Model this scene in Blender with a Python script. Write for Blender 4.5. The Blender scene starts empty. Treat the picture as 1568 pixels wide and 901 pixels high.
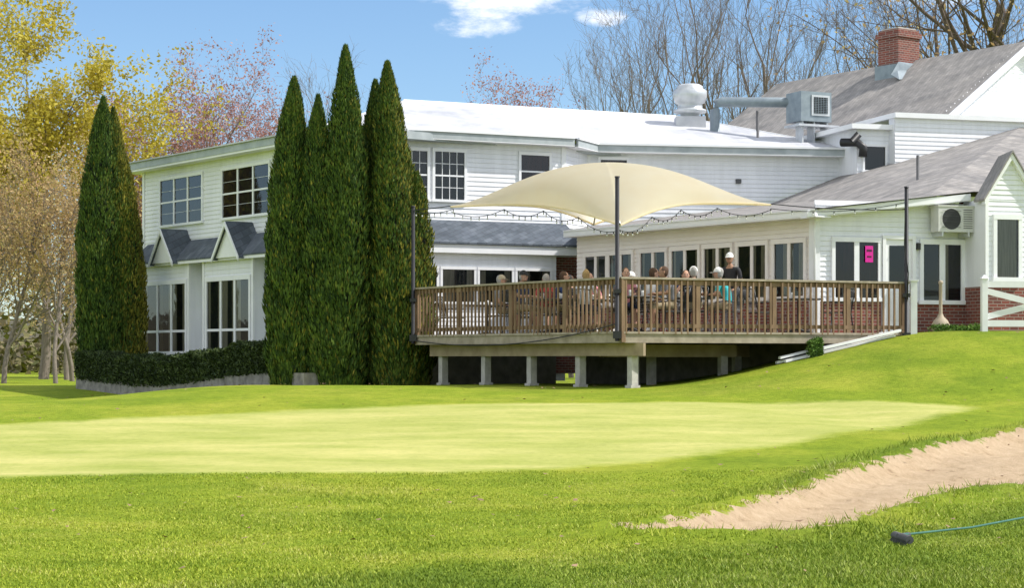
import bpy, math, random
import numpy as np
from mathutils import Vector, Matrix, Quaternion
random.seed(7); rng=np.random.default_rng(7)
SC=bpy.context.scene
SC.view_settings.view_transform='Standard'
try: SC.view_settings.look='None'
except Exception: pass
SC.view_settings.exposure=0
COL=SC.collection

# ------------------------------------------------------------ materials
def newmat(name):
    m=bpy.data.materials.new(name); m.use_nodes=True
    nt=m.node_tree; b=nt.nodes['Principled BSDF']
    return m,nt,b
def N(nt,t,**kw):
    n=nt.nodes.new(t)
    for k,v in kw.items(): setattr(n,k,v)
    return n
def ramp(nt,fac,stops):
    r=N(nt,'ShaderNodeValToRGB'); cr=r.color_ramp
    while len(cr.elements)<len(stops): cr.elements.new(0.5)
    for e,(p,c) in zip(cr.elements,stops):
        e.position=p; e.color=(*c,1) if len(c)==3 else c
    nt.links.new(fac,r.inputs[0]); return r.outputs[0]
def noise(nt,scale,detail=4,vec=None,rough=.55,stretch=None):
    n=N(nt,'ShaderNodeTexNoise'); n.inputs['Scale'].default_value=scale; n.inputs['Detail'].default_value=detail
    n.inputs['Roughness'].default_value=rough
    if vec is None:
        tc=N(nt,'ShaderNodeTexCoord'); vec=tc.outputs['Object']
    if stretch:
        mp=N(nt,'ShaderNodeMapping'); mp.inputs['Scale'].default_value=stretch
        nt.links.new(vec,mp.inputs[0]); vec=mp.outputs[0]
    nt.links.new(vec,n.inputs['Vector']); return n.outputs[0]
def bump(nt,b,h,strength=.3,dist=.02):
    bp=N(nt,'ShaderNodeBump'); bp.inputs['Strength'].default_value=strength; bp.inputs['Distance'].default_value=dist
    nt.links.new(h,bp.inputs['Height']); nt.links.new(bp.outputs[0],b.inputs['Normal'])
def mul(nt,a,b,f=1.0):
    x=N(nt,'ShaderNodeMix',data_type='RGBA',blend_type='MULTIPLY'); x.inputs[0].default_value=f; nt.links.new(a,x.inputs[6]); nt.links.new(b,x.inputs[7]); return x.outputs[2]
def mixc(nt,f,a,b):
    x=N(nt,'ShaderNodeMix',data_type='RGBA'); nt.links.new(f,x.inputs[0]); nt.links.new(a,x.inputs[6]); nt.links.new(b,x.inputs[7]); return x.outputs[2]
def simple(name,c1,c2=None,scale=3,rough=.7,bs=.15,stretch=None,spec=.3,metal=0,bd=.01):
    m,nt,b=newmat(name); b.inputs['Roughness'].default_value=rough
    b.inputs['Specular IOR Level'].default_value=spec; b.inputs['Metallic'].default_value=metal
    if c2 is None: c2=tuple(x*.85 for x in c1)
    n=noise(nt,scale,5,stretch=stretch)
    nt.links.new(ramp(nt,n,[(.3,c2),(.7,c1)]),b.inputs['Base Color'])
    if bs>0: bump(nt,b,n,bs,bd)
    return m
def leafmat(name,stops,trans=.25,rough=.6,big=.9,dk=False):
    m,nt,b=newmat(name)
    g=N(nt,'ShaderNodeNewGeometry')
    bg_=noise(nt,big,2)
    mx=N(nt,'ShaderNodeMath',operation='MULTIPLY_ADD'); nt.links.new(bg_,mx.inputs[0]); mx.inputs[1].default_value=1.0
    mm=N(nt,'ShaderNodeMath',operation='MULTIPLY_ADD'); nt.links.new(g.outputs['Random Per Island'],mm.inputs[0]); mm.inputs[1].default_value=.7; mm.inputs[2].default_value=-.35
    nt.links.new(mm.outputs[0],mx.inputs[2])
    col=ramp(nt,mx.outputs[0],stops)
    if dk:
        at=N(nt,'ShaderNodeAttribute',attribute_name='turf_dark_d'); col=mul(nt,col,ramp(nt,at.outputs['Fac'],[(0,(1,1,1)),(1,(.66,.74,.9))]))
    nt.links.new(col,b.inputs['Base Color']); b.inputs['Roughness'].default_value=rough
    b.inputs['Specular IOR Level'].default_value=.2
    if trans>0:
        t=N(nt,'ShaderNodeBsdfTranslucent'); nt.links.new(col,t.inputs[0])
        ms=N(nt,'ShaderNodeMixShader'); ms.inputs[0].default_value=trans
        nt.links.new(b.outputs[0],ms.inputs[1]); nt.links.new(t.outputs[0],ms.inputs[2])
        nt.links.new(ms.outputs[0],nt.nodes['Material Output'].inputs[0])
    return m
M={}
def wallpaint(name,c1,c2):
    m,nt,b=newmat(name); a=noise(nt,.9,5); s=noise(nt,2.4,5,stretch=(3,3,.25))
    c=mul(nt,ramp(nt,a,[(.3,c2),(.65,c1)]),ramp(nt,s,[(.3,(.91,.91,.91)),(.6,(1,1,1))]),.8)
    nt.links.new(c,b.inputs['Base Color']); b.inputs['Roughness'].default_value=.55; b.inputs['Specular IOR Level'].default_value=.3; return m
M['white']=wallpaint('white_clapboard_paint',(.86,.87,.90),(.78,.79,.82))
M['trim']=simple('white_trim_paint',(.88,.88,.90),(.79,.80,.81),2,.45,.05)
M['cream']=simple('porch_cream_paint',(.86,.81,.77),(.79,.73,.69),2,.5,.05)
M['fascia']=simple('weathered_fascia',(.46,.50,.51),(.33,.37,.38),2.5,.5,.1)
m,nt,b=newmat('white_roof_membrane'); M['membrane']=m
n1=noise(nt,.35,7,rough=.65); n2=noise(nt,2.5,6,stretch=(1,.25,1))
c=mul(nt,ramp(nt,n1,[(.3,(.40,.41,.44)),(.55,(.60,.60,.62)),(.7,(.66,.66,.67))]),ramp(nt,n2,[(.3,(.82,.83,.85)),(.6,(1.02,1.02,1.02))]))
nt.links.new(c,b.inputs['Base Color']); b.inputs['Roughness'].default_value=.7; bump(nt,b,n2,.25,.03)
M['dark']=simple('dark_interior',(.012,.013,.016),(.006,.006,.008),3,.5,.0)
M['curtain']=simple('curtain_fabric',(.42,.37,.29),(.25,.21,.16),6,.9,.2,stretch=(8,8,.3))
M['redblind']=simple('dark_red_blind',(.07,.025,.028),(.02,.012,.018),5,.8,.0,stretch=(6,6,.4))
M['concrete']=simple('concrete',(.55,.53,.49),(.38,.36,.33),6,.85,.3)
M['stone']=simple('stone_foundation',(.34,.32,.29),(.15,.14,.13),4,.9,.6,bd=.05)
M['shadestone']=simple('shade_toned_foundation',(.24,.22,.19),(.13,.12,.10),4,.9,.4,bd=.05)  # foundation colour darkened to paint in the shade under the deck
M['deckwood']=simple('weathered_deck_wood',(.42,.36,.28),(.26,.22,.16),5,.75,.2)
M['railwood']=simple('railing_wood',(.28,.185,.11),(.155,.10,.058),7,.7,.15,stretch=(1,1,.3))
M['beam']=simple('beam_wood',(.46,.37,.25),(.30,.23,.15),3,.8,.2)
M['black']=simple('black_metal',(.02,.02,.022),(.012,.012,.013),8,.4,.05,spec=.5)
M['galv']=simple('galvanised_steel',(.62,.64,.66),(.48,.50,.52),4,.4,.05,metal=.35)
M['bluegrey']=simple('blue_grey_duct_paint',(.28,.33,.36),(.19,.23,.26),4,.5,.05,metal=.2)
M['acwhite']=simple('ac_casing',(.66,.66,.63),(.56,.56,.54),4,.45,.03)
M['pvcwhite']=simple('white_vinyl',(.84,.84,.85),(.74,.74,.75),3,.4,.03)
M['bark']=simple('bark',(.17,.13,.10),(.07,.055,.045),6,.9,.3,stretch=(3,3,.5))
M['barkpale']=simple('pale_bark',(.27,.225,.19),(.14,.115,.10),6,.9,.3,stretch=(3,3,.5))
M['tan']=simple('tan_plastic',(.46,.38,.28),(.38,.31,.22),4,.6,.05)
M['greenpaint']=simple('green_handle',(.08,.20,.14),(.05,.14,.10),4,.4,.05)
M['rub']=simple('grey_plastic',(.12,.12,.125),(.07,.07,.07),4,.5,.05)
M['mulch']=simple('dry_leaf',(.36,.24,.14),(.18,.11,.07),9,.9,.1)
M['pink']=simple('magenta_poster',(.75,.03,.35),(.62,.02,.28),30,.5,.0)
M['signink']=simple('poster_ink',(.12,.02,.06),(.08,.01,.04),9,.6,0)
M['hill']=simple('wooded_hill',(.12,.105,.06),(.06,.055,.035),.35,.95,.6,bd=.6)
m,nt,b=newmat('window_glass'); M['glass']=m
tr=N(nt,'ShaderNodeBsdfTransparent'); tr.inputs[0].default_value=(.72,.77,.78,1)
gl=N(nt,'ShaderNodeBsdfGlossy'); gl.inputs['Roughness'].default_value=.03; gl.inputs[0].default_value=(1,1,1,1)
fr=N(nt,'ShaderNodeFresnel'); fr.inputs[0].default_value=1.5
ms=N(nt,'ShaderNodeMixShader'); nt.links.new(fr.outputs[0],ms.inputs[0]); nt.links.new(tr.outputs[0],ms.inputs[1]); nt.links.new(gl.outputs[0],ms.inputs[2])
nb=noise(nt,1.6,2); bp=N(nt,'ShaderNodeBump'); bp.inputs['Strength'].default_value=.06; bp.inputs['Distance'].default_value=.05
nt.links.new(nb,bp.inputs['Height']); nt.links.new(bp.outputs[0],gl.inputs['Normal'])
nt.links.new(ms.outputs[0],nt.nodes['Material Output'].inputs[0])
def brickmat(name,rot,c1,c2,mort):
    m,nt,b=newmat(name); tc=N(nt,'ShaderNodeTexCoord')
    mp=N(nt,'ShaderNodeMapping'); mp.inputs['Rotation'].default_value=(0,0,rot)
    nt.links.new(tc.outputs['Object'],mp.inputs[0]); sp=N(nt,'ShaderNodeSeparateXYZ'); nt.links.new(mp.outputs[0],sp.inputs[0])
    cb=N(nt,'ShaderNodeCombineXYZ'); ad=N(nt,'ShaderNodeMath',operation='ADD')
    nt.links.new(sp.outputs[0],ad.inputs[0]); nt.links.new(sp.outputs[1],ad.inputs[1])
    nt.links.new(ad.outputs[0],cb.inputs[0]); nt.links.new(sp.outputs[2],cb.inputs[1])
    br=N(nt,'ShaderNodeTexBrick'); br.inputs['Scale'].default_value=1
    br.inputs['Brick Width'].default_value=.21; br.inputs['Row Height'].default_value=.072; br.inputs['Mortar Size'].default_value=.009
    br.inputs['Color1'].default_value=(*c1,1); br.inputs['Color2'].default_value=(*c2,1); br.inputs['Mortar'].default_value=(*mort,1)
    nt.links.new(cb.outputs[0],br.inputs[0]); nt.links.new(br.outputs[0],b.inputs['Base Color'])
    b.inputs['Roughness'].default_value=.85; bump(nt,b,br.outputs['Fac'],-.4,.008); return m
M['brick']=brickmat('red_brick',-.306,(.25,.065,.045),(.13,.04,.032),(.27,.22,.19))
def shingle(name,rot,c1,c2,c3):
    m,nt,b=newmat(name); tc=N(nt,'ShaderNodeTexCoord')
    mp=N(nt,'ShaderNodeMapping'); mp.inputs['Rotation'].default_value=(0,0,rot); nt.links.new(tc.outputs['Object'],mp.inputs[0])
    br=N(nt,'ShaderNodeTexBrick'); br.inputs['Scale'].default_value=1; br.inputs['Brick Width'].default_value=.30
    br.inputs['Row Height'].default_value=.13; br.inputs['Mortar Size'].default_value=.008; br.inputs['Mortar Smooth'].default_value=.8
    br.inputs['Color1'].default_value=(*c1,1); br.inputs['Color2'].default_value=(*c2,1); br.inputs['Mortar'].default_value=(*c3,1)
    nt.links.new(mp.outputs[0],br.inputs[0])
    n=noise(nt,1.4,8,rough=.75); s=noise(nt,1.1,5,mp.outputs[0],.6,stretch=(2.2,.4,1))
    c=mul(nt,br.outputs[0],ramp(nt,n,[(.3,(.6,.6,.61)),(.65,(1.18,1.15,1.12))]),.95); c=mul(nt,c,ramp(nt,s,[(.3,(.75,.76,.78)),(.65,(1.1,1.08,1.05))]),.8)
    nt.links.new(c,b.inputs['Base Color']); b.inputs['Roughness'].default_value=.9
    bump(nt,b,n,.3,.02); return m
M['shing']=shingle('grey_shingle',-.94,(.33,.315,.30),(.25,.24,.23),(.19,.185,.18))
M['shingdark']=shingle('slate_blue_shingle',-.94,(.13,.155,.19),(.08,.10,.125),(.06,.065,.08))
m,nt,b=newmat('cream_sail_fabric'); M['sail']=m
b.inputs['Roughness'].default_value=.8
n=noise(nt,2,3); col=ramp(nt,n,[(.3,(.93,.84,.64)),(.7,(.95,.88,.70))]); nt.links.new(col,b.inputs['Base Color'])
t=N(nt,'ShaderNodeBsdfTranslucent'); nt.links.new(col,t.inputs[0]); ms=N(nt,'ShaderNodeMixShader'); ms.inputs[0].default_value=.66
nt.links.new(b.outputs[0],ms.inputs[1]); nt.links.new(t.outputs[0],ms.inputs[2]); nt.links.new(ms.outputs[0],nt.nodes['Material Output'].inputs[0])
M['cedar']=leafmat('arborvitae_foliage',[(.12,(.018,.042,.009)),(.42,(.048,.092,.016)),(.75,(.10,.16,.024)),(1,(.18,.22,.035))],0,big=2.2)
M['cedarsungold']=leafmat('arborvitae_sunlit_gold',[(.15,(.06,.07,.012)),(.45,(.15,.15,.02)),(.8,(.28,.25,.035)),(1,(.36,.31,.06))],0)
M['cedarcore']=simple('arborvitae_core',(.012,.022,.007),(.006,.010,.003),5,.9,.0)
M['hedge']=leafmat('hedge_foliage',[(.1,(.018,.03,.01)),(.5,(.04,.065,.018)),(1,(.09,.12,.03))],0,big=3)
M['ylw']=leafmat('spring_yellow_foliage',[(.1,(.34,.28,.035)),(.5,(.58,.48,.06)),(1,(.68,.58,.14))],.45)
M['red']=leafmat('maple_bud_red',[(.1,(.32,.14,.13)),(.5,(.50,.27,.25)),(1,(.60,.40,.34))],.35)
M['orange']=leafmat('tan_orange_buds',[(.1,(.36,.23,.11)),(.5,(.56,.38,.19)),(1,(.56,.48,.20))],.35)
M['far']=leafmat('far_woods',[(.1,(.08,.07,.04)),(.5,(.17,.14,.07)),(1,(.18,.20,.06))],0)
M['shrub']=leafmat('shrub_foliage',[(.1,(.05,.10,.02)),(.5,(.12,.22,.04)),(1,(.2,.3,.06))],0)
M['blade']=leafmat('grass_blades',[(.1,(.15,.22,.013)),(.4,(.27,.355,.024)),(.72,(.42,.46,.045)),(1,(.54,.51,.16))],0,big=.6,dk=True)

# ------------------------------------------------------------ mesh helpers
def mesh_np(name,V,F,mats,parent=None,smooth=False,mi=None):
    V=np.asarray(V,dtype=np.float32).reshape(-1,3); F=np.asarray(F,dtype=np.int32); k=F.shape[1]
    me=bpy.data.meshes.new(name); me.vertices.add(len(V)); me.vertices.foreach_set('co',V.ravel())
    me.loops.add(F.size); me.loops.foreach_set('vertex_index',F.ravel())
    me.polygons.add(len(F)); me.polygons.foreach_set('loop_start',np.arange(len(F),dtype=np.int32)*k)
    me.polygons.foreach_set('loop_total',np.full(len(F),k,dtype=np.int32))
    if smooth: me.polygons.foreach_set('use_smooth',np.ones(len(F),dtype=bool))
    for m in mats: me.materials.append(m)
    if mi is not None: me.polygons.foreach_set('material_index',np.asarray(mi,dtype=np.int32))
    me.update(calc_edges=True)
    ob=bpy.data.objects.new(name,me); COL.objects.link(ob)
    if parent: ob.parent=parent
    return ob
class MB:
    def __init__(s): s.v=[]; s.f=[]; s.m=[]; s.mats=[]; s.sm=[]
    def mi(s,key):
        m=M[key] if isinstance(key,str) else key
        if m not in s.mats: s.mats.append(m)
        return s.mats.index(m)
    def poly(s,pts,key,smooth=False):
        b=len(s.v); s.v+= [tuple(p) for p in pts]; s.f.append(list(range(b,b+len(pts)))); s.m.append(s.mi(key)); s.sm.append(smooth)
    def hexa(s,p,key):
        b=len(s.v); s.v+=[tuple(q) for q in p]; k=s.mi(key)
        for f in ((0,3,2,1),(4,5,6,7),(0,1,5,4),(1,2,6,5),(2,3,7,6),(3,0,4,7)):
            s.f.append([b+i for i in f]); s.m.append(k); s.sm.append(False)
    def box(s,W,u0,u1,z0,z1,o0,o1,key):
        s.hexa([W(u0,z0,o0),W(u1,z0,o0),W(u1,z0,o1),W(u0,z0,o1),W(u0,z1,o0),W(u1,z1,o0),W(u1,z1,o1),W(u0,z1,o1)],key)
    def abox(s,x0,x1,y0,y1,z0,z1,key):
        s.hexa([(x0,y0,z0),(x1,y0,z0),(x1,y1,z0),(x0,y1,z0),(x0,y0,z1),(x1,y0,z1),(x1,y1,z1),(x0,y1,z1)],key)
    def slab(s,pts,th,key):
        b=len(s.v); n=len(pts); k=s.mi(key)
        s.v+=[tuple(p) for p in pts]+[(p[0],p[1],p[2]-th) for p in pts]
        s.f.append([b+i for i in range(n)]); s.m.append(k); s.sm.append(False)
        s.f.append([b+n+i for i in reversed(range(n))]); s.m.append(k); s.sm.append(False)
        for i in range(n):
            j=(i+1)%n; s.f.append([b+i,b+n+i,b+n+j,b+j]); s.m.append(k); s.sm.append(False)
    def tube(s,pts,r,key,k=8,r1=None):
        pts=[Vector(p) for p in pts]; n=len(pts); b=len(s.v); km=s.mi(key)
        rs=[r if r1 is None else r+(r1-r)*i/(n-1) for i in range(n)] if not isinstance(r,(list,tuple)) else r
        for i,p in enumerate(pts):
            d=(pts[min(i+1,n-1)]-pts[max(i-1,0)]).normalized()
            a=d.cross(Vector((0,0,1)) if abs(d.z)<.9 else Vector((1,0,0))).normalized(); c=d.cross(a)
            for j in range(k):
                t=2*math.pi*j/k; s.v.append(tuple(p+(a*math.cos(t)+c*math.sin(t))*rs[i]))
        for i in range(n-1):
            for j in range(k):
                s.f.append([b+i*k+j,b+i*k+(j+1)%k,b+(i+1)*k+(j+1)%k,b+(i+1)*k+j]); s.m.append(km); s.sm.append(True)
        s.f.append([b+j for j in range(k)]); s.m.append(km); s.sm.append(False)
        s.f.append([b+(n-1)*k+j for j in range(k)]); s.m.append(km); s.sm.append(False)
    def lathe(s,c,prof,key,k=20):
        c=Vector(c); b=len(s.v); km=s.mi(key)
        for (r,z) in prof:
            for j in range(k):
                t=2*math.pi*j/k; s.v.append((c.x+r*math.cos(t),c.y+r*math.sin(t),c.z+z))
        for i in range(len(prof)-1):
            for j in range(k):
                s.f.append([b+i*k+j,b+i*k+(j+1)%k,b+(i+1)*k+(j+1)%k,b+(i+1)*k+j]); s.m.append(km); s.sm.append(True)
        s.f.append([b+(len(prof)-1)*k+j for j in range(k)]); s.m.append(km); s.sm.append(False)
    def ell(s,c,r,key,nu=12,nv=8,rot=None,top=math.pi,start=0):
        b=len(s.v); km=s.mi(key); R=rot or Matrix.Identity(3); c=Vector(c)
        for i in range(nv+1):
            ph=start+(top-start)*i/nv
            for j in range(nu):
                t=2*math.pi*j/nu
                s.v.append(tuple(c+R@Vector((r[0]*math.sin(ph)*math.cos(t),r[1]*math.sin(ph)*math.sin(t),r[2]*math.cos(ph)))))
        for i in range(nv):
            for j in range(nu):
                s.f.append([b+i*nu+j,b+(i+1)*nu+j,b+(i+1)*nu+(j+1)%nu,b+i*nu+(j+1)%nu]); s.m.append(km); s.sm.append(True)
    def finish(s,name,parent=None,loc=None,yaw=0):
        me=bpy.data.meshes.new(name); me.from_pydata(s.v,[],s.f)
        for m in s.mats: me.materials.append(m)
        me.polygons.foreach_set('material_index',s.m); me.polygons.foreach_set('use_smooth',s.sm); me.update()
        ob=bpy.data.objects.new(name,me); COL.objects.link(ob)
        if parent: ob.parent=parent
        if loc: ob.location=loc
        ob.rotation_euler=(0,0,yaw)
        return ob
def empty(name):
    e=bpy.data.objects.new(name,None); COL.objects.link(e); return e
def frame(x,y,dx,dy,flip=False):
    n=math.hypot(dx,dy); dx/=n; dy/=n
    nx,ny=(dy,-dx) if not flip else (-dy,dx)
    def W(u,z,o=0.0): return (x+dx*u+nx*o, y+dy*u+ny*o, z)
    W.flip=flip
    return W
W1=frame(-11.28,60,.5885,-.8084)
W2=frame(-2.826,51.7,4.28,2.0)
W3=frame(2.134,55.2,7.7,1.4)
PO=frame(6.589,42.6,-.5885,.8084,True)
RF=frame(6.589,42.6,3.48,1.1)
DL=frame(2.14,38.7,-.5885,.8084,True)
DR=frame(2.14,38.7,6.2,2.6)

# ------------------------------------------------------------ terrain
_D=np.array([-5000,-50,0,13.7,17,20,23,26,30,34,38.7,46,55,70,120,400,5000.]); _Z=np.array([0,0,0,0,.02,.04,.08,.24,.53,.80,1.05,1.0,.82,.68,.6,.5,.3])
def ss(t): t=np.clip(t,0,1); return t*t*(3-2*t)
def gz(x,D):
    x=np.asarray(x,float); D=np.asarray(D,float)
    b=sum(np.interp(D+o,_D,_Z) for o in (-1.4,-.7,0,.7,1.4))/5
    b=b+1.17*ss((x-2.5)/7)*ss((D-34)/7.5)
    b=b-.42*ss((-x-5.5)/6)*ss((D-33)/8)*(1-ss((D-50)/8))
    b=b+.03*np.sin(x*.7+1)*np.sin(D*.45)*ss((D-8)/8)*(1-ss((D-60)/20))
    b=b+.025*np.sin(x*1.9+D*.8)*ss((x-1)/4)*ss((D-14)/4)*(1-ss((D-34)/4))
    return b
def g(x,D): return float(gz(x,D))
def sdist(P,X,Y):
    P=np.array(P); n=len(P); d=np.full(X.shape,1e9); inside=np.zeros(X.shape,bool)
    for i in range(n):
        a=P[i]; b=P[(i+1)%n]; e=b-a
        wx=X-a[0]; wy=Y-a[1]; t=np.clip((wx*e[0]+wy*e[1])/(e@e),0,1)
        d=np.minimum(d,np.hypot(wx-e[0]*t,wy-e[1]*t))
        c=((a[1]>Y)!=(b[1]>Y))&(X<(b[0]-a[0])*(Y-a[1])/(b[1]-a[1]+1e-12)+a[0]); inside^=c
    return np.where(inside,d,-d)
def smoothpoly(P,it=3):
    P=np.array(P,float)
    for _ in range(it):
        Q=np.roll(P,-1,0); P=np.stack([.75*P+.25*Q,.25*P+.75*Q],1).reshape(-1,2)
    return P
GREEN=smoothpoly([(-13,24.3),(-3,24.2),(.65,25.2),(2.9,26.9),(5.1,29.5),(7.3,32.4),(8.3,34.2),(5.6,34.7),(.1,34.4),(-3.15,33.6),(-6.1,31.7),(-8.2,30),(-14,28.5)])
SAND=smoothpoly([(.7,17.25),(1.9,17.1),(2.6,17.3),(3.3,18.4),(4.1,20.6),(4.8,21.6),(6.2,23),(9,25),(11,28),(8.6,30.5),(6.5,28.2),(5.1,26.1),(3.7,23.3),(2.2,19.9),(1.4,17.9)],2)
ROUGHP=smoothpoly([(-3.2,13.4),(-.6,15.0),(1.2,16.2),(3.2,17.6),(5,20.5),(8,23.4),(13,26),(13,9),(-5,9)],2)
BANK=smoothpoly([(1.5,36.2),(5,36.0),(9,36),(14,38),(14,60),(-8,60),(-4,45),(-1,38.5)],2)
def shade(x,D,s):  # darker turf tone: lower rough, bunker rim and bank
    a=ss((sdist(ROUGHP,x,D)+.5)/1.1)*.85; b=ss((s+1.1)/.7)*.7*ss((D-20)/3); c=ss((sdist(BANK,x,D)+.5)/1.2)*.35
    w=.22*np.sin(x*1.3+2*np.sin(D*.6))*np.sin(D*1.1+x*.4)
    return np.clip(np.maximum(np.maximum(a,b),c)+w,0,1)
def axis(lo,hi,st,far,grow=1.22):
    a=list(np.arange(lo,hi,st)); s=st; v=a[-1]
    while v<far: s*=grow; v+=s; a.append(v)
    s=st; v=lo; pre=[]
    while v>-far: s*=grow; v-=s; pre.append(v)
    return np.array(pre[::-1]+a)
xs=axis(-14,14,.13,4000); ds=axis(10,62,.13,4000)
X,Y=np.meshgrid(xs,ds); Z=gz(X,Y)
gd=sdist(GREEN,X,Y); sd=sdist(SAND,X,Y); sh_=shade(X,Y,sd)
near=(Y>12)&(Y<40)
rough_=rng.normal(size=Z.shape)
Z=np.where(near,Z-.12*ss(sd/.4)+.07*ss((sd+.6)/.45)*(1-ss((sd+.05)/.25))+.014*rough_*ss((sd+.5)/.4)+.02*np.sin(X*4+np.sin(Y*3)*2)*np.sin(Y*3.2)*ss(sd/.3),Z)
nx_=len(xs); ny_=len(ds)
idx=np.arange(nx_*ny_).reshape(ny_,nx_)
F=np.stack([idx[:-1,:-1],idx[:-1,1:],idx[1:,1:],idx[1:,:-1]],-1).reshape(-1,4)
m,nt,b=newmat('lawn_and_sand'); M['ground']=m
a1=N(nt,'ShaderNodeAttribute',attribute_name='green_d'); a2=N(nt,'ShaderNodeAttribute',attribute_name='sand_d'); a3=N(nt,'ShaderNodeAttribute',attribute_name='turf_dark_d')
tc=N(nt,'ShaderNodeTexCoord'); oc=tc.outputs['Object']
def mask(att,nscale,amp,w):
    n=noise(nt,nscale,5,oc,.65); mm=N(nt,'ShaderNodeMath',operation='MULTIPLY_ADD'); nt.links.new(n,mm.inputs[0]); mm.inputs[1].default_value=amp*2; mm.inputs[2].default_value=-amp
    ad=N(nt,'ShaderNodeMath',operation='ADD'); nt.links.new(att.outputs['Fac'],ad.inputs[0]); nt.links.new(mm.outputs[0],ad.inputs[1])
    mr=N(nt,'ShaderNodeMapRange'); mr.inputs[1].default_value=-w; mr.inputs[2].default_value=w; nt.links.new(ad.outputs[0],mr.inputs[0]); return mr.outputs[0]
gm=mask(a1,2.0,.35,.22); sm_=mask(a2,3.6,.42,.03)
n1=noise(nt,.30,7,oc,.68); n2=noise(nt,9,6,oc,.7); n3=noise(nt,60,3,oc,.8); n4=noise(nt,1.3,6,oc,.7)
rough=ramp(nt,n1,[(.3,(.18,.28,.018)),(.48,(.28,.37,.026)),(.62,(.39,.435,.045)),(.75,(.46,.46,.08))])
patch=ramp(nt,n4,[(.3,(.74,.80,.75)),(.5,(1,1,1)),(.7,(1.20,1.10,1.3))])
fine=ramp(nt,n2,[(.3,(.64,.68,.6)),(.5,(1,1,1)),(.72,(1.22,1.14,1.25))])
fine2=ramp(nt,n3,[(.3,(.72,.74,.7)),(.7,(1.22,1.18,1.2))])
roughc=mul(nt,mul(nt,mul(nt,rough,patch,.8),fine,.8),fine2,.8)
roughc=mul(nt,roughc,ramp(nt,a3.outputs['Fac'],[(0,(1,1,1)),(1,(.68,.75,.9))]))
ng=noise(nt,.45,6,oc,.66,stretch=(.8,2.6,1)); greenc=ramp(nt,ng,[(.32,(.31,.35,.075)),(.5,(.40,.41,.115)),(.68,(.50,.475,.16))])
greenc=mul(nt,mul(nt,greenc,fine,.4),patch,.4)
ns=noise(nt,5,8,oc,.75); sandc=ramp(nt,ns,[(.28,(.32,.215,.125)),(.42,(.56,.41,.255)),(.6,(.66,.50,.325)),(.78,(.74,.58,.41))])
c=mixc(nt,gm,roughc,greenc); c=mixc(nt,sm_,c,sandc); nt.links.new(c,b.inputs['Base Color'])
b.inputs['Roughness'].default_value=.9; b.inputs['Specular IOR Level'].default_value=.1
hb=N(nt,'ShaderNodeMath',operation='ADD'); nt.links.new(n2,hb.inputs[0]); nt.links.new(n3,hb.inputs[1])
bs=N(nt,'ShaderNodeMath',operation='MULTIPLY_ADD'); nt.links.new(gm,bs.inputs[0]); bs.inputs[1].default_value=-.5; bs.inputs[2].default_value=.75
bp=N(nt,'ShaderNodeBump'); bp.inputs['Distance'].default_value=.06; nt.links.new(bs.outputs[0],bp.inputs['Strength']); nt.links.new(hb.outputs[0],bp.inputs['Height']); nt.links.new(bp.outputs[0],b.inputs['Normal'])
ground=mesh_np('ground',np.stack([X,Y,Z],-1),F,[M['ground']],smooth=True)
for nm,arr in (('green_d',gd),('sand_d',sd),('turf_dark_d',sh_)):
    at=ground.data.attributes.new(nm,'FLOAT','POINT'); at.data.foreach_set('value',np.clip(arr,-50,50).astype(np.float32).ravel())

def blades(name,n,D0,D1,h0,h1,power=1.0,edge=False):
    D=D0+(D1-D0)*rng.random(n)**power; x=(rng.random(n)-.5)*2*(D*.30+.8)
    s=sdist(SAND,x,D)+.30*(rng.random(n)-.5)+.12*np.sin(x*7)*np.sin(D*6); q=sdist(GREEN,x,D)
    k=(s<-.02)&(q<-.05)
    if edge: k&=(s>-.5)
    x=x[k];D=D[k];s=s[k]; n=len(x); z=gz(x,D)+ (0.06*ss((s+.6)/.45))
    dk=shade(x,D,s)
    h=h0+(h1-h0)*rng.random(n)
    patch=.6+.8*(.5+.5*np.sin(x*2.3+np.sin(D*1.7)*2)*np.sin(D*1.9+x)); h=h*patch*(1+.6*dk)
    a=rng.random(n)*6.283; w=.004+.005*rng.random(n)
    lx=(rng.random(n)-.5)*1.8*h; ly=(rng.random(n)-.5)*1.8*h
    p0=np.stack([x-w*np.cos(a),D-w*np.sin(a),z-.004],1); p1=np.stack([x+w*np.cos(a),D+w*np.sin(a),z-.004],1); p2=np.stack([x+lx,D+ly,z+h],1)
    V=np.stack([p0,p1,p2],1).reshape(-1,3); ob=mesh_np(name,V,np.arange(3*n).reshape(-1,3),[M['blade']])
    at=ob.data.attributes.new('turf_dark_d','FLOAT','POINT'); at.data.foreach_set('value',np.repeat(dk,3).astype(np.float32)); return ob
blades('lawn_grass',260000,12,25,.009,.022,1.25)
blades('bunker_edge_grass',60000,16,31,.025,.075,.9,True)
n=340; D=14+28*rng.random(n)**.8; x=(rng.random(n)-.5)*.52*D; k=(sdist(GREEN,x,D)<0); x=x[k];D=D[k];n=len(x); z=gz(x,D)+.025
V=[]
for i in range(n):
    a=rng.random()*6.28; r=.015+.04*rng.random()
    for j in range(4):
        t=a+j*1.57; V.append((x[i]+r*math.cos(t)*(1 if j%2 else .6),D[i]+r*math.sin(t)*(1 if j%2 else .6),z[i]+.025*rng.random()))
mesh_np('fallen_leaves',V,np.arange(4*n).reshape(-1,4),[M['mulch']])

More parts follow.
